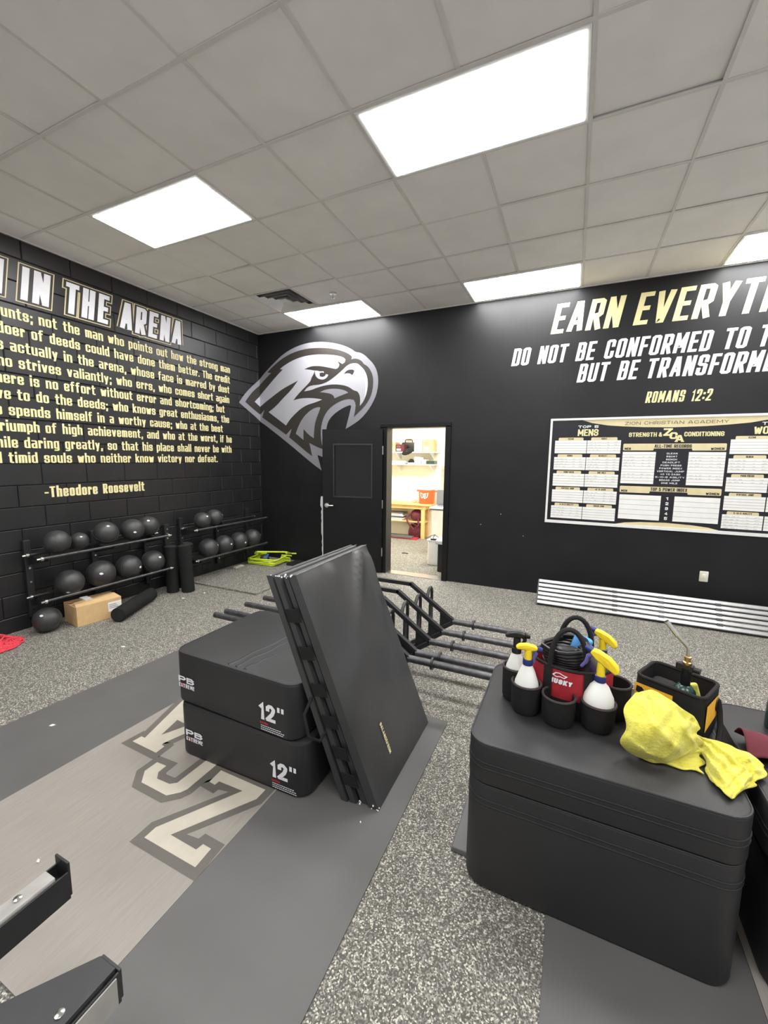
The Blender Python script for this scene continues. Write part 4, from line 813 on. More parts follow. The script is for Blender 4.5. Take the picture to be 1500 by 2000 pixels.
# worn white edges along the top and the corners
we = MB()
for k, (p, q) in enumerate(((A, B), (A.lerp(A2, 0.66), B.lerp(B2, 0.66)), (A2, B2))):
    P_ = [p.lerp(q, i/24) + Vector((0, 0, 0.002+random.uniform(-0.001, 0.001))) for i in range(25)]
    we.tube(P_, 0.0022, 5, rs=[random.uniform(0.0008, 0.0026) for _ in P_])
we.build('worn_edge', mat('scuffed_grey_vinyl', rgb(150, 150, 148), 0.7), t)
sc = MB()
for _ in range(14):
    k = random.random(); p = A.lerp(A2, k) + Vector((random.uniform(-0.01, 0.01), -0.004, random.uniform(-0.012, 0.004))); sc.sphere(p, random.uniform(0.002, 0.006), 6, 4)
for _ in range(8):
    k = random.random()*0.6; p = D.lerp(D2, k) + Vector((0, -0.004, random.uniform(0.0, 0.02))); sc.sphere(p, random.uniform(0.002, 0.005), 6, 4)
sc.build('scuff', white_paint, t)
# hook and loop flaps on the near end
for v in (0.14, 0.30, 0.46, 0.60, 0.74, 0.86):
    a = A.lerp(D, v); b = A2.lerp(D2, v); a1 = A.lerp(D, v+0.055); b1 = A2.lerp(D2, v+0.055); o = Vector((0, -0.012, 0))
    MB().hexa([a.lerp(b, .36)+o, a.lerp(b, .74)+o, a1.lerp(b1, .74)+o, a1.lerp(b1, .36)+o] + [p + Vector((0, 0.006, 0)) for p in (a.lerp(b, .36)+o, a.lerp(b, .74)+o, a1.lerp(b1, .74)+o, a1.lerp(b1, .36)+o)]).build('velcro_flap', black_cloth, t, 0)
# carry handle drooping from the end
a = A.lerp(D, 0.52).lerp(A2.lerp(D2, 0.52), 0.86); b = A.lerp(D, 0.68).lerp(A2.lerp(D2, 0.68), 0.80)
MB().tube([a, a.lerp(b, 0.25)+Vector((-0.02, -0.07, -0.02)), a.lerp(b, 0.6)+Vector((-0.01, -0.09, -0.05)), a.lerp(b, 0.9)+Vector((0, -0.05, -0.04)), b], 0.008, 8).build('carry_handle', black_cloth, t)
dn = (D-A).normalized(); nrm = (B-A).cross(D-A).normalized(); nrm = nrm if nrm.x > 0 else -nrm; uy = nrm.cross(dn)
lg = MB(); P0 = A.lerp(B, 0.30).lerp(D.lerp(C_, 0.30), 0.742)
text(lg, 'BALANCEFROM', P0 + nrm*0.004, dn, uy, 0.022, 0.0048, width=0.175, gap=0.0032)
lg.build('maker_print', gold_m, t, 0)

# ---------------------------------------------------------------- hex trap bars standing on edge behind the mat
def trap_bar():
    root = thing('hex_trap_bar', (0, 0, 0), 'x', 'trap bar', 'hex trap bars standing on edge')
    ax, cxn, hz = 0.65, 0.235, 0.29
    P_ = [(-ax, 0, 0.3), (-cxn, 0, 0.3+hz), (cxn, 0, 0.3+hz), (ax, 0, 0.3), (cxn, 0, 0.3-hz), (-cxn, 0, 0.3-hz)]
    f = MB()
    for i in range(6):
        p, q = Vector(P_[i]), Vector(P_[(i+1) % 6]); f.bar(p - (q-p).normalized()*0.012, q + (q-p).normalized()*0.012, 0.036, 0.036, (0, 1, 0))
    f.build('frame', steel_blk, root, 30, 0.003)
    for s in (-1, 1):
        MB().prism([(s*(ax-0.005), -0.006, 0.3), (s*(ax-0.13), -0.006, 0.385), (s*(ax-0.13), -0.006, 0.215)], (0, 0.012, 0)).build('gusset', steel_blk, root, 0)
        sl = MB().cyl((s*(ax-0.01), 0, 0.3), (s*(ax+0.60), 0, 0.3), 0.0255, 18).build('sleeve', steel_gry, root)
        MB().cyl((s*(ax+0.165), 0, 0.3), (s*(ax+0.180), 0, 0.3), 0.042, 20).build('collar', steel_blk, sl)
        x = s*0.425; zt = 0.3 + hz*(ax-0.425)/(ax-cxn)
        MB().cyl((x, 0, 0.3-(zt-0.3)), (x, 0, zt), 0.015, 12).build('grip', steel_gry, root)
        xr = s*0.395; ztr = 0.3 + hz*(ax-0.395)/(ax-cxn)
        up = [(xr, 0.0, ztr+0.005), (xr, 0.025, ztr+0.045), (xr, 0.055, ztr+0.072), (xr, 0.09, ztr+0.078), (xr, 0.118, ztr+0.060), (xr, 0.131, ztr+0.025), (xr, 0.133, ztr-0.02)]
        pts = up + [(x_, y_, 0.6-z_) for x_, y_, z_ in reversed(up)]
        MB().tube(pts, 0.0145, 10).build('raised_handle', steel_blk, root)
    return root
def copy_tree(o, parent=None):
    c = o.copy(); COL.objects.link(c); c.parent = parent
    for ch_ in list(o.children): copy_tree(ch_, c)
    return c
tb = trap_bar()
TB = [(3.370, -2.166, 'hex trap bar nearest the doorway, farthest in the row'), (3.347, -2.419, 'second hex trap bar from the doorway'), (3.312, -2.640, 'middle hex trap bar of the five in the row'), (3.279, -2.867, 'fourth hex trap bar from the doorway, half hidden by the mat'), (3.259, -2.975, 'hex trap bar closest to the foam boxes, only its sleeve showing')]
for i, (x, y, lab) in enumerate(TB):
    o = tb if i == 0 else copy_tree(tb)
    o.location = (x, y, 0.008); o['label'] = lab
    if i == 4: o.rotation_euler = (0, 0, pi)

# ---------------------------------------------------------------- right hand foam stacks
def big_box(x0, x1, y0, y1, z0, z1, lab, zip_z, grp='plain foam boxes in the right hand stacks', cs=0.085):
    c = ((x0+x1)/2, (y0+y1)/2, z0); t = thing('foam_plyo_box', c, lab, 'foam box', grp)
    MB().rbox(x0, x1, y0, y1, z0, z1, cs, 0.012, 9, 4).build('cover', vinyl, t)
    def ringpts(z, o):
        P_ = []
        for (cx_, cy_, a0) in ((x1-cs, y1-cs, 0), (x0+cs, y1-cs, pi/2), (x0+cs, y0+cs, pi), (x1-cs, y0+cs, 1.5*pi)):
            P_ += [(cx_+(cs+o)*cos(a0+pi/2*i/9), cy_+(cs+o)*sin(a0+pi/2*i/9), z) for i in range(10)]
        return P_
    MB().tube(ringpts(z1-0.003, -0.004), 0.004, 6, closed=True).build('piping', vinyl, t)
    zp = MB(); zp.tube(ringpts(zip_z+0.011, 0.0005), 0.0028, 6, closed=True); zp.tube(ringpts(zip_z-0.011, 0.0005), 0.0028, 6, closed=True); zp.build('stitched_seam', vinyl, t)
    return t
big_box(4.585, 5.495, -4.105, -3.395, 0.0085, 0.466, 'deep plain black foam box at the bottom of the right hand stack', 0.392)
big_box(4.583, 5.497, -4.107, -3.397, 0.4665, 0.640, 'shallow black foam box carrying the tool bags', 0.550)
big_box(5.585, 6.40, -4.06, -3.335, 0.0085, 0.470, 'deep foam box at the right edge of the picture', 0.40)
big_box(5.545, 6.38, -4.075, -3.345, 0.4705, 0.640, 'shallow foam box at the right edge carrying the maroon cloth', 0.55)
t = thing('flat_foam_mat', (4.60, -3.75, 0), 'thin grey mat poking out from under the right hand foam stack', 'mat')
MB().hexa([(4.508, -4.000, 0.001), (4.583, -4.000, 0.001), (4.583, -3.42, 0.001), (4.508, -3.42, 0.001), (4.512, -3.997, 0.024), (4.583, -3.997, 0.024), (4.583, -3.42, 0.024), (4.514, -3.42, 0.024)]).build('mat_sheet', mat('grey_vinyl', rgb(92, 92, 92), 0.5, bump=0.3, bscale=20, bdist=0.006), t, 30, 0.004)

# ---------------------------------------------------------------- ball racks on the block wall
def rack(y0, y1, lab):
    t = thing('ball_rack', (0.0, (y0+y1)/2, 0.0), lab, 'ball rack', 'wall mounted ball racks')
    for z in (0.345, 0.762):
        for x, dz in ((0.385, 0.0), (0.135, 0.006)):
            MB().cyl((x, y0, z+dz), (x, y1, z+dz), 0.0135, 14).build('rail', steel_gry if x > 0.3 else steel_blk, t)
            e = MB()
            for ye, s in ((y0, -1), (y1, 1)):
                e.cyl((x, ye, z+dz), (x, ye+s*0.022, z+dz), 0.021, 14); e.cyl((x, ye+s*0.02, z+dz), (x, ye+s*0.05, z+dz), 0.011, 10)
            e.build('rail_nut', chrome, t)
        for ye in (y0+0.04, (y0+y1)/2, y1-0.04):
            MB().prism([(0.0, ye-0.004, z+0.03), (0.0, ye-0.004, z-0.11), (0.05, ye-0.004, z-0.11), (0.40, ye-0.004, z-0.03), (0.41, ye-0.004, z-0.010), (0.36, ye-0.004, z-0.008), (0.16, ye-0.004, z-0.022)], (0, 0.008, 0)).build('bracket', steel_blk, t, 0)
    for ye in (y0+0.04, (y0+y1)/2, y1-0.04):
        u = MB(); u.box((0.001, ye-0.03, 0.12), (0.045, ye+0.03, 0.90)); u.build('upright', steel_blk, t, 0, 0.004)
        h_ = MB()
        for k in range(5): h_.cyl((0.044, ye, 0.20+0.14*k), (0.052, ye, 0.20+0.14*k), 0.010, 8)
        h_.build('bolt', chrome, t)
    return t
rack(-3.50, -2.175, 'wall ball rack holding the larger slam balls at the left'); rack(-1.735, -0.395, 'wall ball rack nearest the room corner')
t = thing('rack_upright', (0.0, -1.93, 0.4), 'perforated black upright on the block wall between the two ball racks', 'rack upright')
MB().box((0.001, -1.965, 0.0), (0.06, -1.895, 0.84)).build('post', steel_blk, t, 0, 0.004)
h_ = MB()
for k in range(3): h_.cyl((0.055, -1.93, 0.66+0.06*k), (0.064, -1.93, 0.66+0.06*k), 0.012, 10)
h_.build('bolt', chrome, t)

ball_me = {}
def ball(y, z, r, x, lab, grp, patch):
    t = thing('slam_ball', (x, y, z-r), lab, 'slam ball', grp)
    if r not in ball_me: ball_me[r] = MB().sphere((0,0,0), r, 28, 18).mesh('ball_body', rubber, None, 60)
    inst('ball_body', ball_me[r], (x, y, z), t)
    gm = MB(); n_ = 28
    d = Vector(patch).normalized(); a = d.cross(Vector((0,0,1))).normalized(); b = a.cross(d)
    V = []
    for i in range(9): V.append((d*cos(0.13) + (a*cos(2*pi*i/9)*(1+0.4*sin(3*i)) + b*sin(2*pi*i/9)*0.7)*sin(0.13)).normalized()*(r+0.0012))
    gm.ngon([Vector((x, y, z)) + p for p in V]); gm.build('white_label', paper, t, 0)
    MB().lathe([(0.018, 0.0), (0.016, 0.003), (1e-4, 0.004)], (x, y, z), 12, Matrix(((1,0,0),(0,1,0),(0,0,1)))).v and None
    ring = MB(); ring.tube([Vector((x, y, z)) + (a*cos(q) + b*sin(q))*(r-0.0006) for q in [2*pi*i/30 for i in range(30)]], 0.0022, 5, closed=True); ring.build('mould_seam', rubber, t)
    return t
G1, G2, G3, G4 = 'balls on the upper left rail', 'balls on the lower left rail', 'balls on the upper right rail', 'balls on the lower right rail'
XB = 0.258
ball(-3.307, 0.876, 0.117, XB, 'leftmost ball on the upper shelf of the left rack', G1, (0.5, 1, 0.3))
ball(-3.075, 0.845, 0.085, XB-0.05, 'small half hidden ball between the two left balls on the upper shelf', G1, (0.8, -0.2, 0.6))
ball(-2.835, 0.895, 0.122, XB+0.01, 'shiny ball, second from the left on the upper shelf of the left rack', G1, (0.7, -0.2, 0.7))
ball(-2.540, 0.886, 0.125, XB+0.02, 'ball in front at the right end of the left rack upper shelf', G1, (0.9, -0.4, -0.1))
ball(-2.300, 0.892, 0.118, XB-0.04, 'ball behind at the far right end of the left rack upper shelf', G1, (0.6, -0.4, 0.6))
ball(-3.225, 0.440, 0.128, XB, 'leftmost ball on the lower shelf of the left rack', G2, (0.6, -0.5, -0.6))
ball(-2.915, 0.456, 0.140, XB, 'second ball from the left on the lower shelf of the left rack', G2, (0.9, -0.5, 0.2))
ball(-2.605, 0.454, 0.138, XB, 'third ball from the left on the lower shelf of the left rack', G2, (0.9, 0.4, 0.0))
ball(-2.300, 0.450, 0.134, XB, 'ball at the right end of the lower shelf of the left rack', G2, (0.9, 0.1, 0.5))
ball(-1.535, 0.862, 0.112, XB+0.01, 'left one of the two balls on the upper shelf of the right rack', G3, (0.9, 0.0, 0.6))
ball(-1.300, 0.872, 0.116, XB-0.02, 'right one of the two balls on the upper shelf of the right rack', G3, (0.7, 0.7, 0.3))
ball(-1.445, 0.452, 0.136, XB, 'leftmost ball on the lower shelf of the right rack', G4, (0.8, 0.6, 0.3))
ball(-1.160, 0.452, 0.136, XB, 'second ball on the lower shelf of the right rack', G4, (0.95, 0.1, 0.1))
ball(-0.860, 0.452, 0.136, XB, 'third ball on the lower shelf of the right rack', G4, (0.95, 0.0, -0.1))
ball(-0.565, 0.452, 0.136, XB, 'ball nearest the room corner on the lower right shelf', G4, (0.7, 0.6, 0.3))
ball(-3.450, 0.120, 0.120, 0.25, 'slam ball on the floor left of the cardboard box', 'balls on the floor', (0.5, -0.6, 0.6))
ball(-0.40, 0.075, 0.075, 0.36, 'small ball on the floor behind the neon hurdles', 'balls on the floor', (0.2, 1, 0.2))

# ---------------------------------------------------------------- foam rollers, carton, hurdles, rope
def roller(p, q, r, lab):
    p, q = Vector(p), Vector(q); t = thing('foam_roller', (p.x, p.y, min(p.z, q.z)), lab, 'foam roller', 'black foam rollers by the ball racks')
    d = (q-p).normalized(); MB().tube([p, p+d*0.006, q-d*0.006, q], r, 26, rs=[r-0.006, r, r, r-0.006]).build('roller_body', foam, t)
    for e, s in ((p, -1), (q, 1)): MB().tube([e, e+d*s*0.0015], r-0.012, 22).build('end_face', mat('foam_end', (0.012, 0.014, 0.014, 1), 0.9), t)
roller((0.290, -2.068, 0.0), (0.285, -2.068, 0.60), 0.072, 'left standing foam roller between the ball racks')
roller((0.445, -1.965, 0.0), (0.410, -1.968, 0.605), 0.078, 'middle standing foam roller, the widest of the three')
roller((0.20, -1.868, 0.0), (0.325, -1.840, 0.600), 0.066, 'foam roller leaning behind the two standing rollers')
roller((0.650, -3.010, 0.078), (0.325, -2.395, 0.078), 0.076, 'foam roller lying on the floor in front of the cardboard box')
t = thing('cardboard_box', (0.30, -3.06, 0), 'long tan cardboard box on the floor under the left ball rack', 'box')
Mc = rotz(radians(-8), (0.44, -3.06, 0))
MB().box((0.15, -3.275, 0), (0.45, -2.85, 0.205), Mc).build('carton_body', card, t, 0, 0.003)
for nm, P_ in (('flap', [(0.45, -3.275, 0.205), (0.45, -2.85, 0.205), (0.33, -2.87, 0.236), (0.33, -3.25, 0.226)]), ('flap', [(0.15, -3.275, 0.205), (0.15, -2.85, 0.205), (0.27, -2.86, 0.222), (0.27, -3.27, 0.218)])):
    MB().prism([Mc @ Vector(p) for p in P_], (0, 0, 0.004)).build(nm, card, t, 0)
MB().box((0.4505, -2.985, 0.075), (0.452, -2.855, 0.175), Mc).build('shipping_label', paper, t, 0)
pr = MB()
for k in range(3): pr.box((0.452, -2.975, 0.145-0.018*k), (0.4528, -2.905+0.01*k, 0.151-0.018*k), Mc)
pr.build('label_print', ink_grey, t, 0); MB().box((0.20, -3.15, 0.2125), (0.36, -3.08, 0.232), Mc).build('packing_paper', paper, t, 0)
def hurdle(c, a, z, w_, d_, lab, tilt=0.0):
    t = thing('agility_hurdle', (c[0], c[1], max(z-0.013, 0.0)), lab, 'hurdle', 'neon hurdles in a pile')
    M = Matrix.Translation((c[0], c[1], z)) @ Matrix.Rotation(radians(a), 4, 'Z') @ Matrix.Rotation(radians(tilt), 4, 'X')
    f = MB().tube([M @ Vector(p) for p in ((-w_/2, -d_/2, 0), (-w_/2, d_/2-0.04, 0), (-w_/2+0.04, d_/2, 0), (w_/2-0.04, d_/2, 0), (w_/2, d_/2-0.04, 0), (w_/2, -d_/2, 0))], 0.0125, 8); f.build('hurdle_frame', neon, t)
    for s in (-1, 1): MB().cyl(M @ Vector((s*w_/2-0.09, -d_/2, 0)), M @ Vector((s*w_/2+0.09, -d_/2, 0)), 0.0125, 8).build('foot', neon, t)
for k, (cx_, cy_, an_, z_, ti, lab) in enumerate(((0.40, -0.41, 184, 0.038, 0, 'bottom neon green hurdle of the pile in the corner'), (0.41, -0.42, 188, 0.064, 0, 'second neon green hurdle from the bottom of the pile'), (0.39, -0.40, 180, 0.090, 0, 'middle neon green hurdle of the pile'),
        (0.43, -0.41, 192, 0.116, 0, 'upper neon green hurdle of the pile'), (0.50, -0.35, 205, 0.185, 17, 'tilted neon green hurdle on top of the pile'))):
    hurdle((cx_, cy_, 0), an_, z_, 0.50, 0.36, lab, ti)
t = thing('blue_clip', (0.50, -0.50, 0.13), 'small blue plastic clip on top of the hurdle pile', 'clip'); MB().rbox(-0.012, 0.012, -0.05, 0.05, 0, 0.02, 0.008, 0.004, M=Matrix.Translation((0.50, -0.50, 0.150)) @ Matrix.Rotation(0.9, 4, 'X')).build('clip_body', blue_pl, t)
t = thing('flat_pad', (0.85, -0.22, 0), 'flat black pad on the floor beside the hurdle pile', 'pad'); MB().rbox(0.74, 1.14, -0.34, -0.06, 0.0, 0.03, 0.02, 0.008).build('pad_body', foam, t); MB().box((0.75, -0.343, 0.013), (1.13, -0.338, 0.02)).build('edge_seam', vinyl, t, 0)
t = thing('wood_offcut', (0.16, -0.83, 0.022), 'small pale wood offcut on the mat by the wall', 'offcut'); MB().box((0.19, -0.93, 0.022), (0.25, -0.76, 0.045)).build('wood_block', mat('pale_offcut', rgb(190, 180, 170), 0.8), t, 0, 0.002)
t = thing('red_rope', (0.22, -3.88, 0), 'tangled coral red rope heaped on the floor at the left edge', 'rope')
P_ = []; rn = random.Random(3)
for i in range(420):
    a = i*0.55 + rn.uniform(-0.6, 0.6); rr = 0.20*sqrt(rn.random()); zc = 0.012 + max(0, (0.20-rr))*0.62*rn.random()
    P_.append(Vector((0.24 + rr*cos(a)*0.95, -3.88 + rr*sin(a)*1.1, zc)))
Q = []
for i in range(len(P_)-3):
    for k in range(3):
        u = k/3; p0, p1, p2, p3 = P_[i:i+4]
        Q.append(0.5*((2*p1) + (p2-p0)*u + (2*p0-5*p1+4*p2-p3)*u*u + (3*p1-p0-3*p2+p3)*u**3))
for q in Q: q.z = max(q.z, 0.0085)
MB().tube(Q, 0.008, 6).build('rope_coil', red_rope, t)
for k, (x, y) in enumerate(((0.62, -2.19), (0.69, -1.93), (1.95, -4.27), (2.92, -4.81), (0.17, -1.06), (1.25, -3.35), (2.10, -3.05), (4.08, -4.05))):
    t_ = PT if (x > 1.75 and y < PY1) else (0.022 if y > -1.7 and x < 1.3 else 0.0); s = random.uniform(0.010, 0.022) if k != 7 else 0.006; a = random.random()*3
    tag(MB().prism([(x+s*cos(a), y+s*sin(a), t_+0.001), (x+s*0.6*cos(a+1.8), y+s*0.6*sin(a+1.8), t_+0.001), (x+s*0.9*cos(a+3.3), y+s*0.9*sin(a+3.3), t_+0.001), (x+s*0.5*cos(a+4.9), y+s*0.5*sin(a+4.9), t_+0.001)], (0, 0, 0.004)).build('paper_scrap', paper, None, 0),
        ['white scrap in front of the standing rollers', 'tiny white scrap right of the standing rollers', 'white scrap on the dark rubber strip left of the laminate', 'tiny white scrap on the laminate near the rack arm', 'white scrap on the thin mat by the wall', 'white crumb on the floor behind the dark rubber strip', 'white crumb beside the upper foam box', 'white crumb on the rubber strip before the leaning mat'][k], 'scrap', 'white scraps on the floor')
# ---------------------------------------------------------------- slatted aluminium panel against the back wall
t = thing('slatted_panel', (5.75, -0.3, 0), 'long aluminium slatted panel leaning at the foot of the back wall', 'slatted panel')
sx0, sx1 = 4.60, 7.30
def sl(v, o=0.0): # v 0 bottom .. 1 top ; o out of plane
    d = Vector((0, 0.19, 0.262)); n = Vector((0, -0.262, 0.19)).normalized(); return Vector((0, -0.462, 0.012)) + d*v + n*o
N = 6
for k in range(N):
    v0 = k/N + 0.020; v1 = (k+1)/N - 0.020
    a, b = sl(v0, 0.0), sl(v1, 0.0); a2, b2 = sl(v0, 0.016), sl(v1, 0.016); m1, m2 = sl(v0+0.02, 0.020), sl(v1-0.02, 0.020)
    MB().prism([(sx0, p.y, p.z) for p in (a, b, b2, m2, m1, a2)], (sx1-sx0, 0, 0)).build('slat', alu, t, 0)
for x in (4.585, 5.40, 5.85, 6.36, 6.9):
    q = [sl(0.0, -0.001), sl(1.0, -0.001), sl(1.0, -0.028), sl(0.0, -0.028)]
    MB().prism([(x, p.y, p.z) for p in q], (0.035, 0, 0)).build('rear_upright', plastic_blk, t, 0)
    cl = MB()
    if x > 4.7:
        for k in range(1, N):
            p0, p1 = sl(k/N-0.045, 0.0), sl(k/N+0.045, 0.0); p2, p3 = sl(k/N+0.045, 0.0225), sl(k/N-0.045, 0.0225)
            cl.prism([(x-0.005, p.y, p.z) for p in (p0, p1, p2, p3)], (0.05, 0, 0))
        cl.build('spacer_clip', plastic_blk, t, 0)

# ---------------------------------------------------------------- tool tote
TZ = 0.6405
bc = Vector((4.945, -3.672, TZ))
t = thing('tool_tote', bc, 'red and black tool tote with outer pockets on the foam box', 'tool bag')
def oval(rx, ry, z, n=36): return [bc + Vector((rx*cos(2*pi*i/n), ry*sin(2*pi*i/n), z)) for i in range(n)]
b_ = MB(); rings = [oval(0.155, 0.115, 0.0), oval(0.165, 0.122, 0.03), oval(0.17, 0.126, 0.12), oval(0.168, 0.126, 0.215), oval(0.160, 0.118, 0.215), oval(0.158, 0.116, 0.12), oval(0.15, 0.11, 0.05)]
n_ = 36; b_.add([p for g in rings for p in g], [(i*n_+j, i*n_+(j+1) % n_, (i+1)*n_+(j+1) % n_, (i+1)*n_+j) for i in range(len(rings)-1) for j in range(n_)] + [tuple(range(n_-1, -1, -1)), tuple(6*n_+j for j in range(n_))])
b_.build('tote_body', red_cloth, t)
MB().tube(oval(0.165, 0.122, 0.216), 0.007, 8, closed=True).build('rim_binding', black_cloth, t)
lb = [oval(0.1585, 0.1185, 0.001), oval(0.1685, 0.1255, 0.03), oval(0.1715, 0.1275, 0.085)]; MB().add([p for g in lb for p in g], [(i*n_+j, i*n_+(j+1) % n_, (i+1)*n_+(j+1) % n_, (i+1)*n_+j) for i in range(2) for j in range(n_)]).build('base_band', black_cloth, t)
def web(ang, w=0.018):                            # vertical webbing strap on the body
    P_ = []
    for z in (0.0, 0.03, 0.12, 0.218):
        for s in (-1, 1):
            a = ang + s*w/0.15; P_.append(bc + Vector((0.174*cos(a), 0.131*sin(a), z)))
    MB().add(P_, [(0,1,3,2), (2,3,5,4), (4,5,7,6)]).build('webbing', black_cloth, t)
for a in (-pi/2-0.55, -pi/2+0.42, pi/2-0.5, pi/2+0.5): web(a)
def loop(y, x0, x1, top, lean, flat):
    P_ = []
    for i in range(17):
        a = pi*i/16; P_.append(bc + Vector(((x0+x1)/2 - (x1-x0)/2*cos(a), y + lean*sin(a), 0.19 + (top-0.19)*sin(a)**0.75)))
    return MB().tube(P_, 0.011, 8)
loop(-0.105, -0.085, 0.060, 0.378, 0.035, 0).build('handle', black_cloth, t); loop(0.105, -0.055, 0.085, 0.375, 0.0, 0).build('handle', black_cloth, t)
def pocket(x, y, r, h_, m0=black_cloth):
    c = Vector((x, y, TZ)); o = MB().lathe([(r*0.86, 0.002), (r*0.97, 0.02), (r, 0.06), (r*1.02, h_), (r*0.93, h_), (r*0.9, 0.06), (r*0.8, 0.015)], c, 22).build('pocket', m0, t)
    MB().tube([c + Vector((r*0.98*cos(2*pi*i/22), r*0.98*sin(2*pi*i/22), h_)) for i in range(22)], 0.0055, 6, closed=True).build('pocket_binding', brown_trim, o)
PK = {1: (4.715, -3.725), 2: (4.772, -3.803), 3: (4.905, -3.828), 4: (5.055, -3.797), 5: (5.124, -3.672)}
pocket(*PK[1], 0.056, 0.155); pocket(*PK[2], 0.062, 0.130); pocket(*PK[3], 0.066, 0.118); pocket(*PK[4], 0.066, 0.112); pocket(*PK[5], 0.062, 0.150)
lg = MB()
def onb(x, z):
    a = -pi/2 + x/0.14; return bc + Vector((0.1718*cos(a), 0.1285*sin(a), z))
for q in text2d('HUSKY', 0.022, 0.0058, 0.0022, 0.01, 0.0075, 0.12): lg.ngon([onb(p.x-0.070, p.y+0.150) for p in q])
for q in _stroke([(-0.058, 0.186), (-0.048, 0.197), (-0.036, 0.199), (-0.022, 0.192), (-0.012, 0.190), (-0.020, 0.181), (-0.034, 0.184), (-0.046, 0.180), (-0.058, 0.186)], False, 0.0042): lg.ngon([onb(p.x, p.y) for p in q])
lg.build('maker_logo', white_paint, t, 0)
# coiled cable and gear inside
t = thing('cable_coil', bc + Vector((-0.02, 0.0, 0.18)), 'black power cable coiled inside the red tote', 'cable')
P_ = [bc + Vector((-0.02 + (0.095+0.012*sin(i*1.3))*cos(i*0.42), (0.075+0.010*sin(i*0.9))*sin(i*0.42), 0.19 + 0.0009*i + 0.012*sin(i*0.42+0.6))) for i in range(110)]
MB().tube(P_, 0.0085, 7).build('cable', plastic_blk, t); MB().rbox(-0.045, 0.045, -0.025, 0.025, 0, 0.06, 0.02, 0.01, M=Matrix.Translation(bc + Vector((-0.02, -0.03, 0.22))) @ Matrix.Rotation(0.3, 4, 'Z')).build('plug_block', plastic_blk, t)
t = thing('blue_sponge', bc + Vector((0.03, 0.06, 0.20)), 'light blue cloth tucked in the red tote', 'cloth'); MB().rbox(-0.04, 0.04, -0.02, 0.02, 0, 0.10, 0.018, 0.01, M=Matrix.Translation(bc + Vector((0.02, 0.07, 0.205))) @ Matrix.Rotation(0.3, 4, 'Y')).build('cloth_fold', mat('light_blue_cloth', rgb(92, 160, 222), 0.9), t)
t = thing('grey_bottle', bc + Vector((0.10, 0.03, 0.16)), 'dark grey bottle with violet label lying in the red tote', 'bottle')
Mb = Matrix.Rotation(radians(-28), 3, 'Y') @ Matrix.Rotation(radians(10), 3, 'X')
MB().lathe([(0.038, 0), (0.042, 0.01), (0.042, 0.12), (0.03, 0.145), (0.014, 0.155), (0.014, 0.175)], bc + Vector((0.125, 0.02, 0.15)), 20, Mb).build('bottle_body', grey_box, t); 
MB().add([bc + Vector((0.125, 0.02, 0.15)) + Mb @ Vector((0.0428*cos(a), 0.0428*sin(a), z)) for z in (0.05, 0.115) for a in [pi*0.9 + 1.9*i/8 for i in range(9)]], [(i, i+1, i+10, i+9) for i in range(8)]).build('bottle_label', violet_pl, t)

def spray(c, ang, lab, c_head, c_collar, c_lever, zs, tilt=0.0, wide=0.052, pitch=0.45, hs=1.0):
    # zs: shoulder z, neck z, head z above the tote floor ; ang: nozzle direction
    zsh, zn, zh = zs; c = Vector(c); M = Matrix.Rotation(tilt, 3, 'X')
    t = thing('spray_bottle', c, lab, 'spray bottle', 'trigger spray bottles in the tote')
    MB().lathe([(wide*0.9, 0.006), (wide, 0.02), (wide, zsh-0.03), (wide*0.94, zsh-0.01), (wide*0.62, zsh+(zn-zsh)*0.5), (0.020, zn-0.012), (0.017, zn)], c, 26, M).build('bottle_body', milk_pl, t)
    MB().lathe([(0.021, zn-0.008), (0.022, zn+0.002), (0.021, zn+0.016), (0.016, zn+0.018)], c, 20, M).build('collar', c_collar, t)
    MB().lathe([(0.0165, zn+0.012), (0.0155, zh-0.006)], c, 16, M).build('neck', c_head, t)
    d = Vector((cos(ang), sin(ang), 0)); s = Vector((-sin(ang), cos(ang), 0)); top = c + M @ Vector((0, 0, zh))
    cp, sp_ = cos(pitch), sin(pitch)
    def hp(l, u): l *= hs; u *= hs; return top + d*(l*cp - u*sp_) + Vector((0, 0, l*sp_ + u*cp))
    prof = [(1.32*a_, 1.25*b_) for a_, b_ in ((-0.062, -0.022), (-0.070, -0.008), (-0.056, 0.012), (-0.022, 0.028), (0.02, 0.032), (0.046, 0.026), (0.048, 0.008), (0.02, -0.006), (-0.02, -0.014))]
    hd_ = MB(); k = len(prof); hd_.add([hp(l, u) + s*w_ for w_, sc in ((-0.021*hs, 1), (0.021*hs, 1)) for l, u in prof], [tuple(range(k)), tuple(range(2*k-1, k-1, -1))] + [(i, (i+1) % k, (i+1) % k + k, i+k) for i in range(k)])
    hd_.build('trigger_head', c_head, t, 40, 0.006)
    rib = MB()
    for q in range(4): rib.bar(hp(-0.046+0.004*q, -0.006+0.005*q)+s*0.0215*hs, hp(0.0+0.004*q, 0.008+0.0045*q)+s*0.0215*hs, 0.0022, 0.0022); rib.bar(hp(-0.046+0.004*q, -0.006+0.005*q)-s*0.0215*hs, hp(0.0+0.004*q, 0.008+0.0045*q)-s*0.0215*hs, 0.0022, 0.0022)
    rib.build('grip_ribs', c_head, t, 0)
    MB().cyl(hp(0.058, 0.021), hp(0.094, 0.021), 0.015, 12, 0.010).build('nozzle', c_collar, t)
    MB().tube([hp(0.044, 0.004), hp(0.062, -0.016), hp(0.056, -0.052), hp(0.066, -0.090)], 0.006, 8, rs=[0.010, 0.009, 0.008, 0.006]).build('lever', c_lever, t)
spray((PK[1][0], PK[1][1], TZ), radians(10), 'white spray bottle with black trigger at the left of the tote', plastic_blk, plastic_blk, plastic_blk, (0.165, 0.230, 0.300), 0.0, 0.045, -0.15, 0.58)
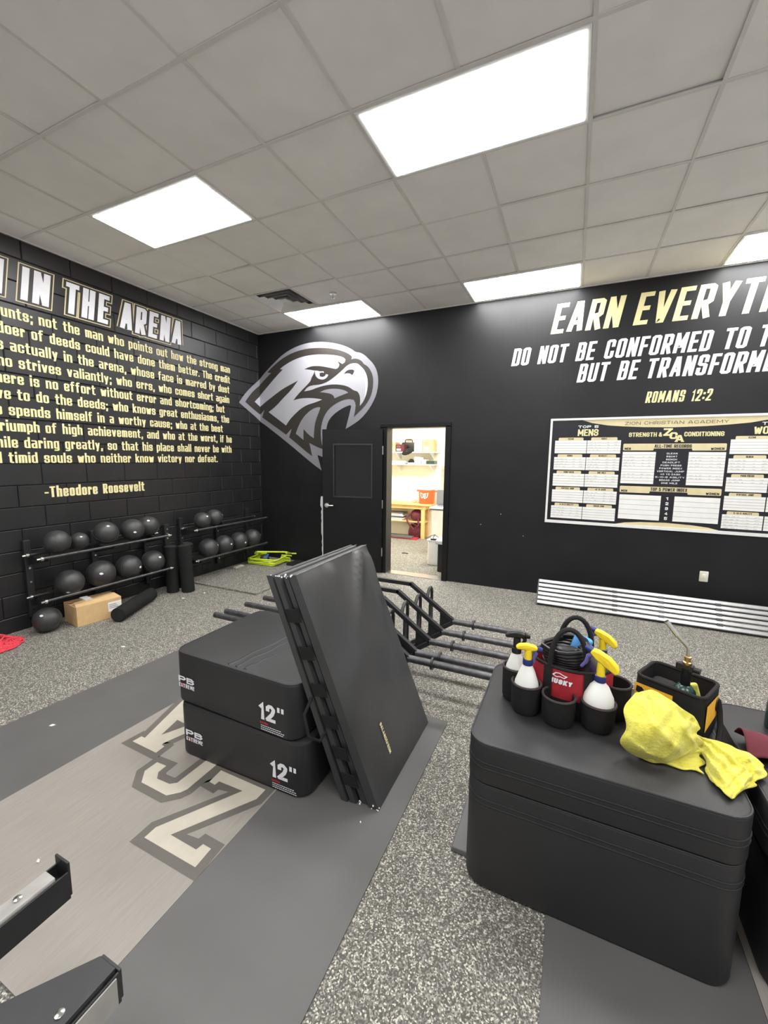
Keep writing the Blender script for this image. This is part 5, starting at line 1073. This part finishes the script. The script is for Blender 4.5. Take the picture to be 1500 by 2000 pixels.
spray((PK[2][0], PK[2][1], TZ), radians(12), 'spray bottle with yellow head and violet lever in the front left pocket', yellow_pl, navy_pl, violet_pl, (0.145, 0.222, 0.285), 0.0, 0.052, -0.25, 0.58)
spray((PK[4][0], PK[4][1], TZ), radians(168), 'spray bottle with yellow head in the front right pocket of the tote', yellow_pl, navy_pl, violet_pl, (0.150, 0.210, 0.292), 0.0, 0.058, 0.36, 0.80)
spray((5.075, -3.535, TZ), radians(165), 'spray bottle with yellow head at the back of the tote', yellow_pl, navy_pl, violet_pl, (0.150, 0.215, 0.285), 0.0, 0.048, 0.30, 0.72)

# ---------------------------------------------------------------- yellow and black open bag with torch
bg_c = Vector((5.350, -3.632, TZ)); th_ = radians(-28)
ex = Vector((cos(th_), sin(th_), 0)); ey = Vector((-sin(th_), cos(th_), 0))
t = thing('open_tool_bag', bg_c, 'open black and yellow tool bag holding a torch', 'tool bag')
def rr(hx_, hy_, z, R=0.03, n=5):
    P_ = []
    for (sx_, sy_, a0) in ((1,1,0), (-1,1,pi/2), (-1,-1,pi), (1,-1,1.5*pi)):
        for i in range(n+1):
            a = a0 + pi/2*i/n; P_.append(bg_c + ex*(sx_*(hx_-R) + R*cos(a)) + ey*(sy_*(hy_-R) + R*sin(a)) + Vector((0,0,z)))
    return P_
RG = [rr(0.120, 0.100, 0.0), rr(0.126, 0.106, 0.05), rr(0.124, 0.104, 0.13), rr(0.122, 0.102, 0.20), rr(0.114, 0.094, 0.20), rr(0.112, 0.092, 0.10), rr(0.108, 0.088, 0.02)]
k = len(RG[0]); MB().add([p for g in RG for p in g], [(i*k+j, i*k+(j+1) % k, (i+1)*k+(j+1) % k, (i+1)*k+j) for i in range(6) for j in range(k)] + [tuple(range(k-1, -1, -1)), tuple(6*k+j for j in range(k))]).build('bag_body', black_cloth, t)
MB().tube(rr(0.118, 0.098, 0.20), 0.0075, 8, closed=True).build('rim_binding', black_cloth, t)
def patch(side, u0, u1, z0, z1, m0, nm, cut=0.0):
    # side 'f' = -ey face, 'r' = +ex face ; u along the face
    def pt(u, z):
        o = 0.1275 if side == 'r' else 0.1075
        return bg_c + (ey*u + ex*o if side == 'r' else ex*u - ey*o) + Vector((0, 0, z))
    MB().ngon([pt(u0, z0+cut), pt(u1, z0), pt(u1, z1), pt(u0, z1)]).build(nm, m0, t, 0)
    return pt
patch('f', -0.118, 0.02, 0.085, 0.172, yellow_cloth, 'yellow_panel'); patch('r', -0.085, 0.06, 0.085, 0.172, yellow_cloth, 'yellow_panel', -0.02)
pt = MB().ngon([bg_c + ex*u_ - ey*0.1083 + Vector((0,0,z_)) for u_, z_ in ((-0.112, 0.135), (-0.080, 0.120), (-0.072, 0.138), (-0.090, 0.158), (-0.110, 0.160))]).build('logo_patch', black_cloth, t, 0)
MB().tube([bg_c + ex*0.128 + ey*0.055 + Vector((0,0,0.15)), bg_c + ex*0.135 + ey*0.06 + Vector((0,0,0.11)), bg_c + ex*0.15 + ey*0.03 + Vector((0,0,0.05)), bg_c + ex*0.16 - ey*0.03 + Vector((0,0,0.012)), bg_c + ex*0.17 - ey*0.10 + Vector((0,0,0.009))], 0.010, 8).build('strap', black_cloth, t)
MB().tube([bg_c + ex*0.129 + ey*(0.045+0.018*cos(a)) + Vector((0,0,0.135+0.025*sin(a))) for a in [2*pi*i/14 for i in range(14)]], 0.0035, 6, closed=True).build('ring', plastic_blk, t)
MB().rbox(-0.05, 0.05, -0.035, 0.035, 0, 0.05, 0.03, 0.02, M=Matrix.Translation(bg_c - ex*0.05 + ey*0.02 + Vector((0,0,0.115))) @ Matrix.Rotation(th_, 4, 'Z')).build('inner_pouch', black_cloth, t)
tc = bg_c + ex*0.035 - ey*0.03
t = thing('gas_torch', tc + Vector((0, 0, 0.02)), 'gas torch with green cylinder and bent steel burner tube standing in the bag', 'gas torch')
MB().lathe([(0.038, 0.012), (0.042, 0.022), (0.042, 0.160), (0.038, 0.182), (0.024, 0.200), (0.012, 0.206)], tc, 24).build('gas_cylinder', green_paint, t)
MB().lathe([(0.016, 0.200), (0.018, 0.206), (0.0165, 0.262), (0.019, 0.272)], tc, 16).build('valve_body', plastic_blk, t)
MB().box((-0.035, -0.014, 0.262), (0.024, 0.014, 0.290), Matrix.Translation(tc) @ Matrix.Rotation(th_, 4, 'Z')).build('regulator', plastic_blk, t, 0, 0.004)
MB().lathe([(0.014, 0.286), (0.016, 0.290), (0.016, 0.299), (0.011, 0.302), (0.011, 0.313), (0.013, 0.315), (0.013, 0.322), (0.006, 0.324)], tc, 16).build('brass_fitting', brass, t)
kb = tc + ex*0.032 + Vector((0,0,0.276)); MB().cyl(kb - ex*0.012, kb + ex*0.014, 0.012, 12).build('knob', plastic_blk, t)
MB().tube([tc + Vector((0,0,0.320)), tc + Vector((0,0,0.352)), tc + Vector((-0.008,0.0,0.366)), tc + Vector((-0.045,0.0,0.406)), tc + Vector((-0.048,0.0,0.409))], 0.0066, 12).build('burner_tube', brushed, t)
MB().cyl(tc + Vector((-0.043,0,0.404)), tc + Vector((-0.084,0,0.456)), 0.0095, 14).build('burner_tip', chrome, t)
# tag / sponge in the bag
t = thing('yellow_sponge', bg_c + ex*0.06 + ey*0.04 + Vector((0,0,0.1)), 'pale yellow cloth corner behind the torch inside the bag', 'cloth'); MB().rbox(-0.035, 0.035, -0.012, 0.012, 0, 0.12, 0.01, 0.008, M=Matrix.Translation(bg_c + ex*0.062 + ey*0.03 + Vector((0,0,0.075))) @ Matrix.Rotation(th_+0.5, 4, 'Z') @ Matrix.Rotation(-0.3, 4, 'Y')).build('cloth_fold', towel_m, t)

# ---------------------------------------------------------------- yellow towel
def catmull(G, sub=8):
    def cr(p0, p1, p2, p3, u): return 0.5*((2*p1) + (p2-p0)*u + (2*p0-5*p1+4*p2-p3)*u*u + (3*p1-p0-3*p2+p3)*u**3)
    def line(L):
        L = [2*L[0]-L[1]] + L + [2*L[-1]-L[-2]]; out = []
        for i in range(1, len(L)-2):
            for k in range(sub): out.append(cr(L[i-1], L[i], L[i+1], L[i+2], k/sub))
        return out + [L[-2]]
    rows = [line([Vector(p) for p in r]) for r in G]; cols = list(zip(*rows)); cols = [line(list(c)) for c in cols]
    return [list(r) for r in zip(*cols)]
t = thing('yellow_towel', (5.30, -3.86, TZ), 'rumpled yellow towel draped over the bag and the foam box', 'towel')
for nm, G, s_ in (('under_fold', TOWEL_C, 3), ('draped_half', TOWEL_A, 1), ('flat_half', TOWEL_B, 2)):
    S_ = catmull(G, 10); R_n = len(S_); C_n = len(S_[0])
    for i in range(R_n):
        for j in range(C_n):
            u, v = i/(R_n-1), j/(C_n-1)
            # long creases fan out from the upper left corner, cross-ripples between them
            w1 = v*1.9 - u*1.15*s_ + 0.12*sin(5*u); w2 = v*2.6 + u*0.9 + 0.1*sin(7*v)
            ridge = lambda q: (1 - abs(2*(q % 1.0) - 1))**3
            d = (0.021*ridge(w1*1.35 + 0.2) + 0.012*ridge(w2*1.6 + 0.3) + 0.003*sin(19*u - 9*v + s_) + 0.003*sin(31*v*u + 3*s_ + 7*v) - 0.006)*(0.3 if s_ == 3 else 1)
            ed = min(u, 1-u, v, 1-v)
            S_[i][j] = S_[i][j] + Vector((0, -0.55, 0.75))*d*(0.35 + 0.65*min(1, ed*5)) + Vector((0.010*sin(14*u + 2*s_), -0.008*sin(13*v), 0))*(1 - min(1, ed*6))
            zmin = TZ + 0.004 if not (S_[i][j].x > 5.5 and S_[i][j].y > -3.0) else 0
            if S_[i][j].z < TZ + 0.006: S_[i][j].z = TZ + 0.006
    o = MB().grid(S_).build(nm, towel_m, t, 80)
    sm = o.modifiers.new('thick', 'SOLIDIFY'); sm.thickness = 0.006; sm.offset = 0.0
    sb_ = o.modifiers.new('soft', 'SUBSURF'); sb_.levels = 1; sb_.render_levels = 1
# ---------------------------------------------------------------- right edge: green cylinder and maroon cloth
t = thing('green_cylinder', (5.735, -3.49, TZ), 'green gas cylinder with silver valve at the right edge', 'gas cylinder')
gc = Vector((5.735, -3.49, TZ)); MB().lathe([(0.036, 0), (0.039, 0.008), (0.039, 0.10), (0.034, 0.125), (0.018, 0.140)], gc, 24).build('cylinder_body', green_paint, t); MB().lathe([(0.016, 0.138), (0.016, 0.160), (0.010, 0.162), (0.010, 0.185)], gc, 16).build('valve', chrome, t)
t = thing('maroon_cloth', (5.66, -3.66, TZ), 'crumpled maroon cloth on the foam box at the right edge', 'cloth')
G = []
for i in range(5):
    row = []
    for j in range(7):
        u, v = i/4, j/6; row.append(Vector((5.552+0.34*v, -3.79+0.15*u+0.05*v, TZ+0.020 + 0.055*sin(pi*u)*(0.6+0.4*sin(3*v+1)) + 0.012*sin(11*v+2*u))))
    G.append(row)
S_ = catmull(G, 6); o = MB().grid(S_).build('cloth_fold', maroon, t, 80); sm = o.modifiers.new('thick', 'SOLIDIFY'); sm.thickness = 0.005; sm.offset = 0.0
t.name = 'maroon_cloth'

# ---------------------------------------------------------------- rack with spotter arms at the lower left
t = thing('power_rack', (3.85, -5.75, 0), 'black power rack outside the picture carrying the spotter arms', 'rack')
for x in (3.60, 3.97):
    MB().box((x-0.04, -5.80, 0.001), (x+0.04, -5.722, 2.3)).build('upright', steel_blk, t, 0, 0.004); MB().box((x-0.05, -6.25, 0.001), (x+0.05, -5.60, 0.05)).build('foot', steel_blk, t, 0, 0.004)
MB().box((3.64, -5.79, 2.22), (3.93, -5.73, 2.30)).build('crossmember', steel_blk, t, 0, 0.004)
def arm(x, yt, z, w_, h_, lab, flip, lip):
    t = thing('spotter_arm', (x, -5.72, z), lab, 'spotter arm', 'spotter arms at the lower left')
    y0 = -5.72
    ch_ = MB(); 
    ch_.box((x-w_/2, y0, z-h_), (x-w_/2+0.006, yt, z)); ch_.box((x+w_/2-0.006, y0, z-h_), (x+w_/2, yt, z)); ch_.box((x-w_/2+0.006, y0, z-h_*0.55), (x+w_/2-0.006, yt-0.002, z-h_*0.55+0.006))
    ch_.build('channel', steel_blk, t, 0, 0.0015)
    MB().box((x-w_/2+0.006, y0, z-0.022), (x+w_/2-0.006, yt-0.030, z+0.010)).build('liner', plastic_blk if flip else liner, t, 0, 0.006)
    MB().prism([(x-w_/2, yt-0.002, z-h_*0.9), (x+w_/2, yt-0.002, z-h_*0.9), (x+w_/2, yt-0.002, z+lip), (x-w_/2, yt-0.002, z+lip)], (0, 0.007, 0)).build('end_lip', steel_blk, t, 0, 0.002)
    MB().lathe([(0.010, 0.012), (0.010, 0.0145), (0.005, 0.016)], (x, yt-0.11, z), 14).build('bolt', chrome, t)
    if flip: MB().prism([(x+w_/2-0.008, yt-0.004, z-0.012), (x-w_/2+0.004, yt-0.004, z-0.012), (x-0.145, -5.268, z-0.012), (x-0.245, -5.40, z-0.012), (x-0.245, -5.70, z-0.012), (x+w_/2-0.008, -5.70, z-0.012)], (0, 0, 0.024)).build('flared_plate', steel_blk, t, 0, 0.002)
    if flip: MB().box((x+w_/2, y0, z-h_*0.96), (x+w_/2+0.004, yt-0.01, z-0.004)).build('painted_lit_side', liner, t, 0, 0.001); MB().cyl((x+w_/2+0.003, yt-0.09, z-h_*0.5), (x+w_/2+0.0055, yt-0.09, z-h_*0.5), 0.010, 12).build('hole', plastic_blk, t)  # pale grey plate paints the outer side of the arm as lit
arm(3.570, -5.018, 0.50, 0.066, 0.090, 'spotter arm with grey liner and upturned end at the left edge', False, 0.030)
arm(3.945, -5.108, 0.50, 0.070, 0.085, 'spotter arm with lit side painted grey in the bottom left corner', True, 0.004)
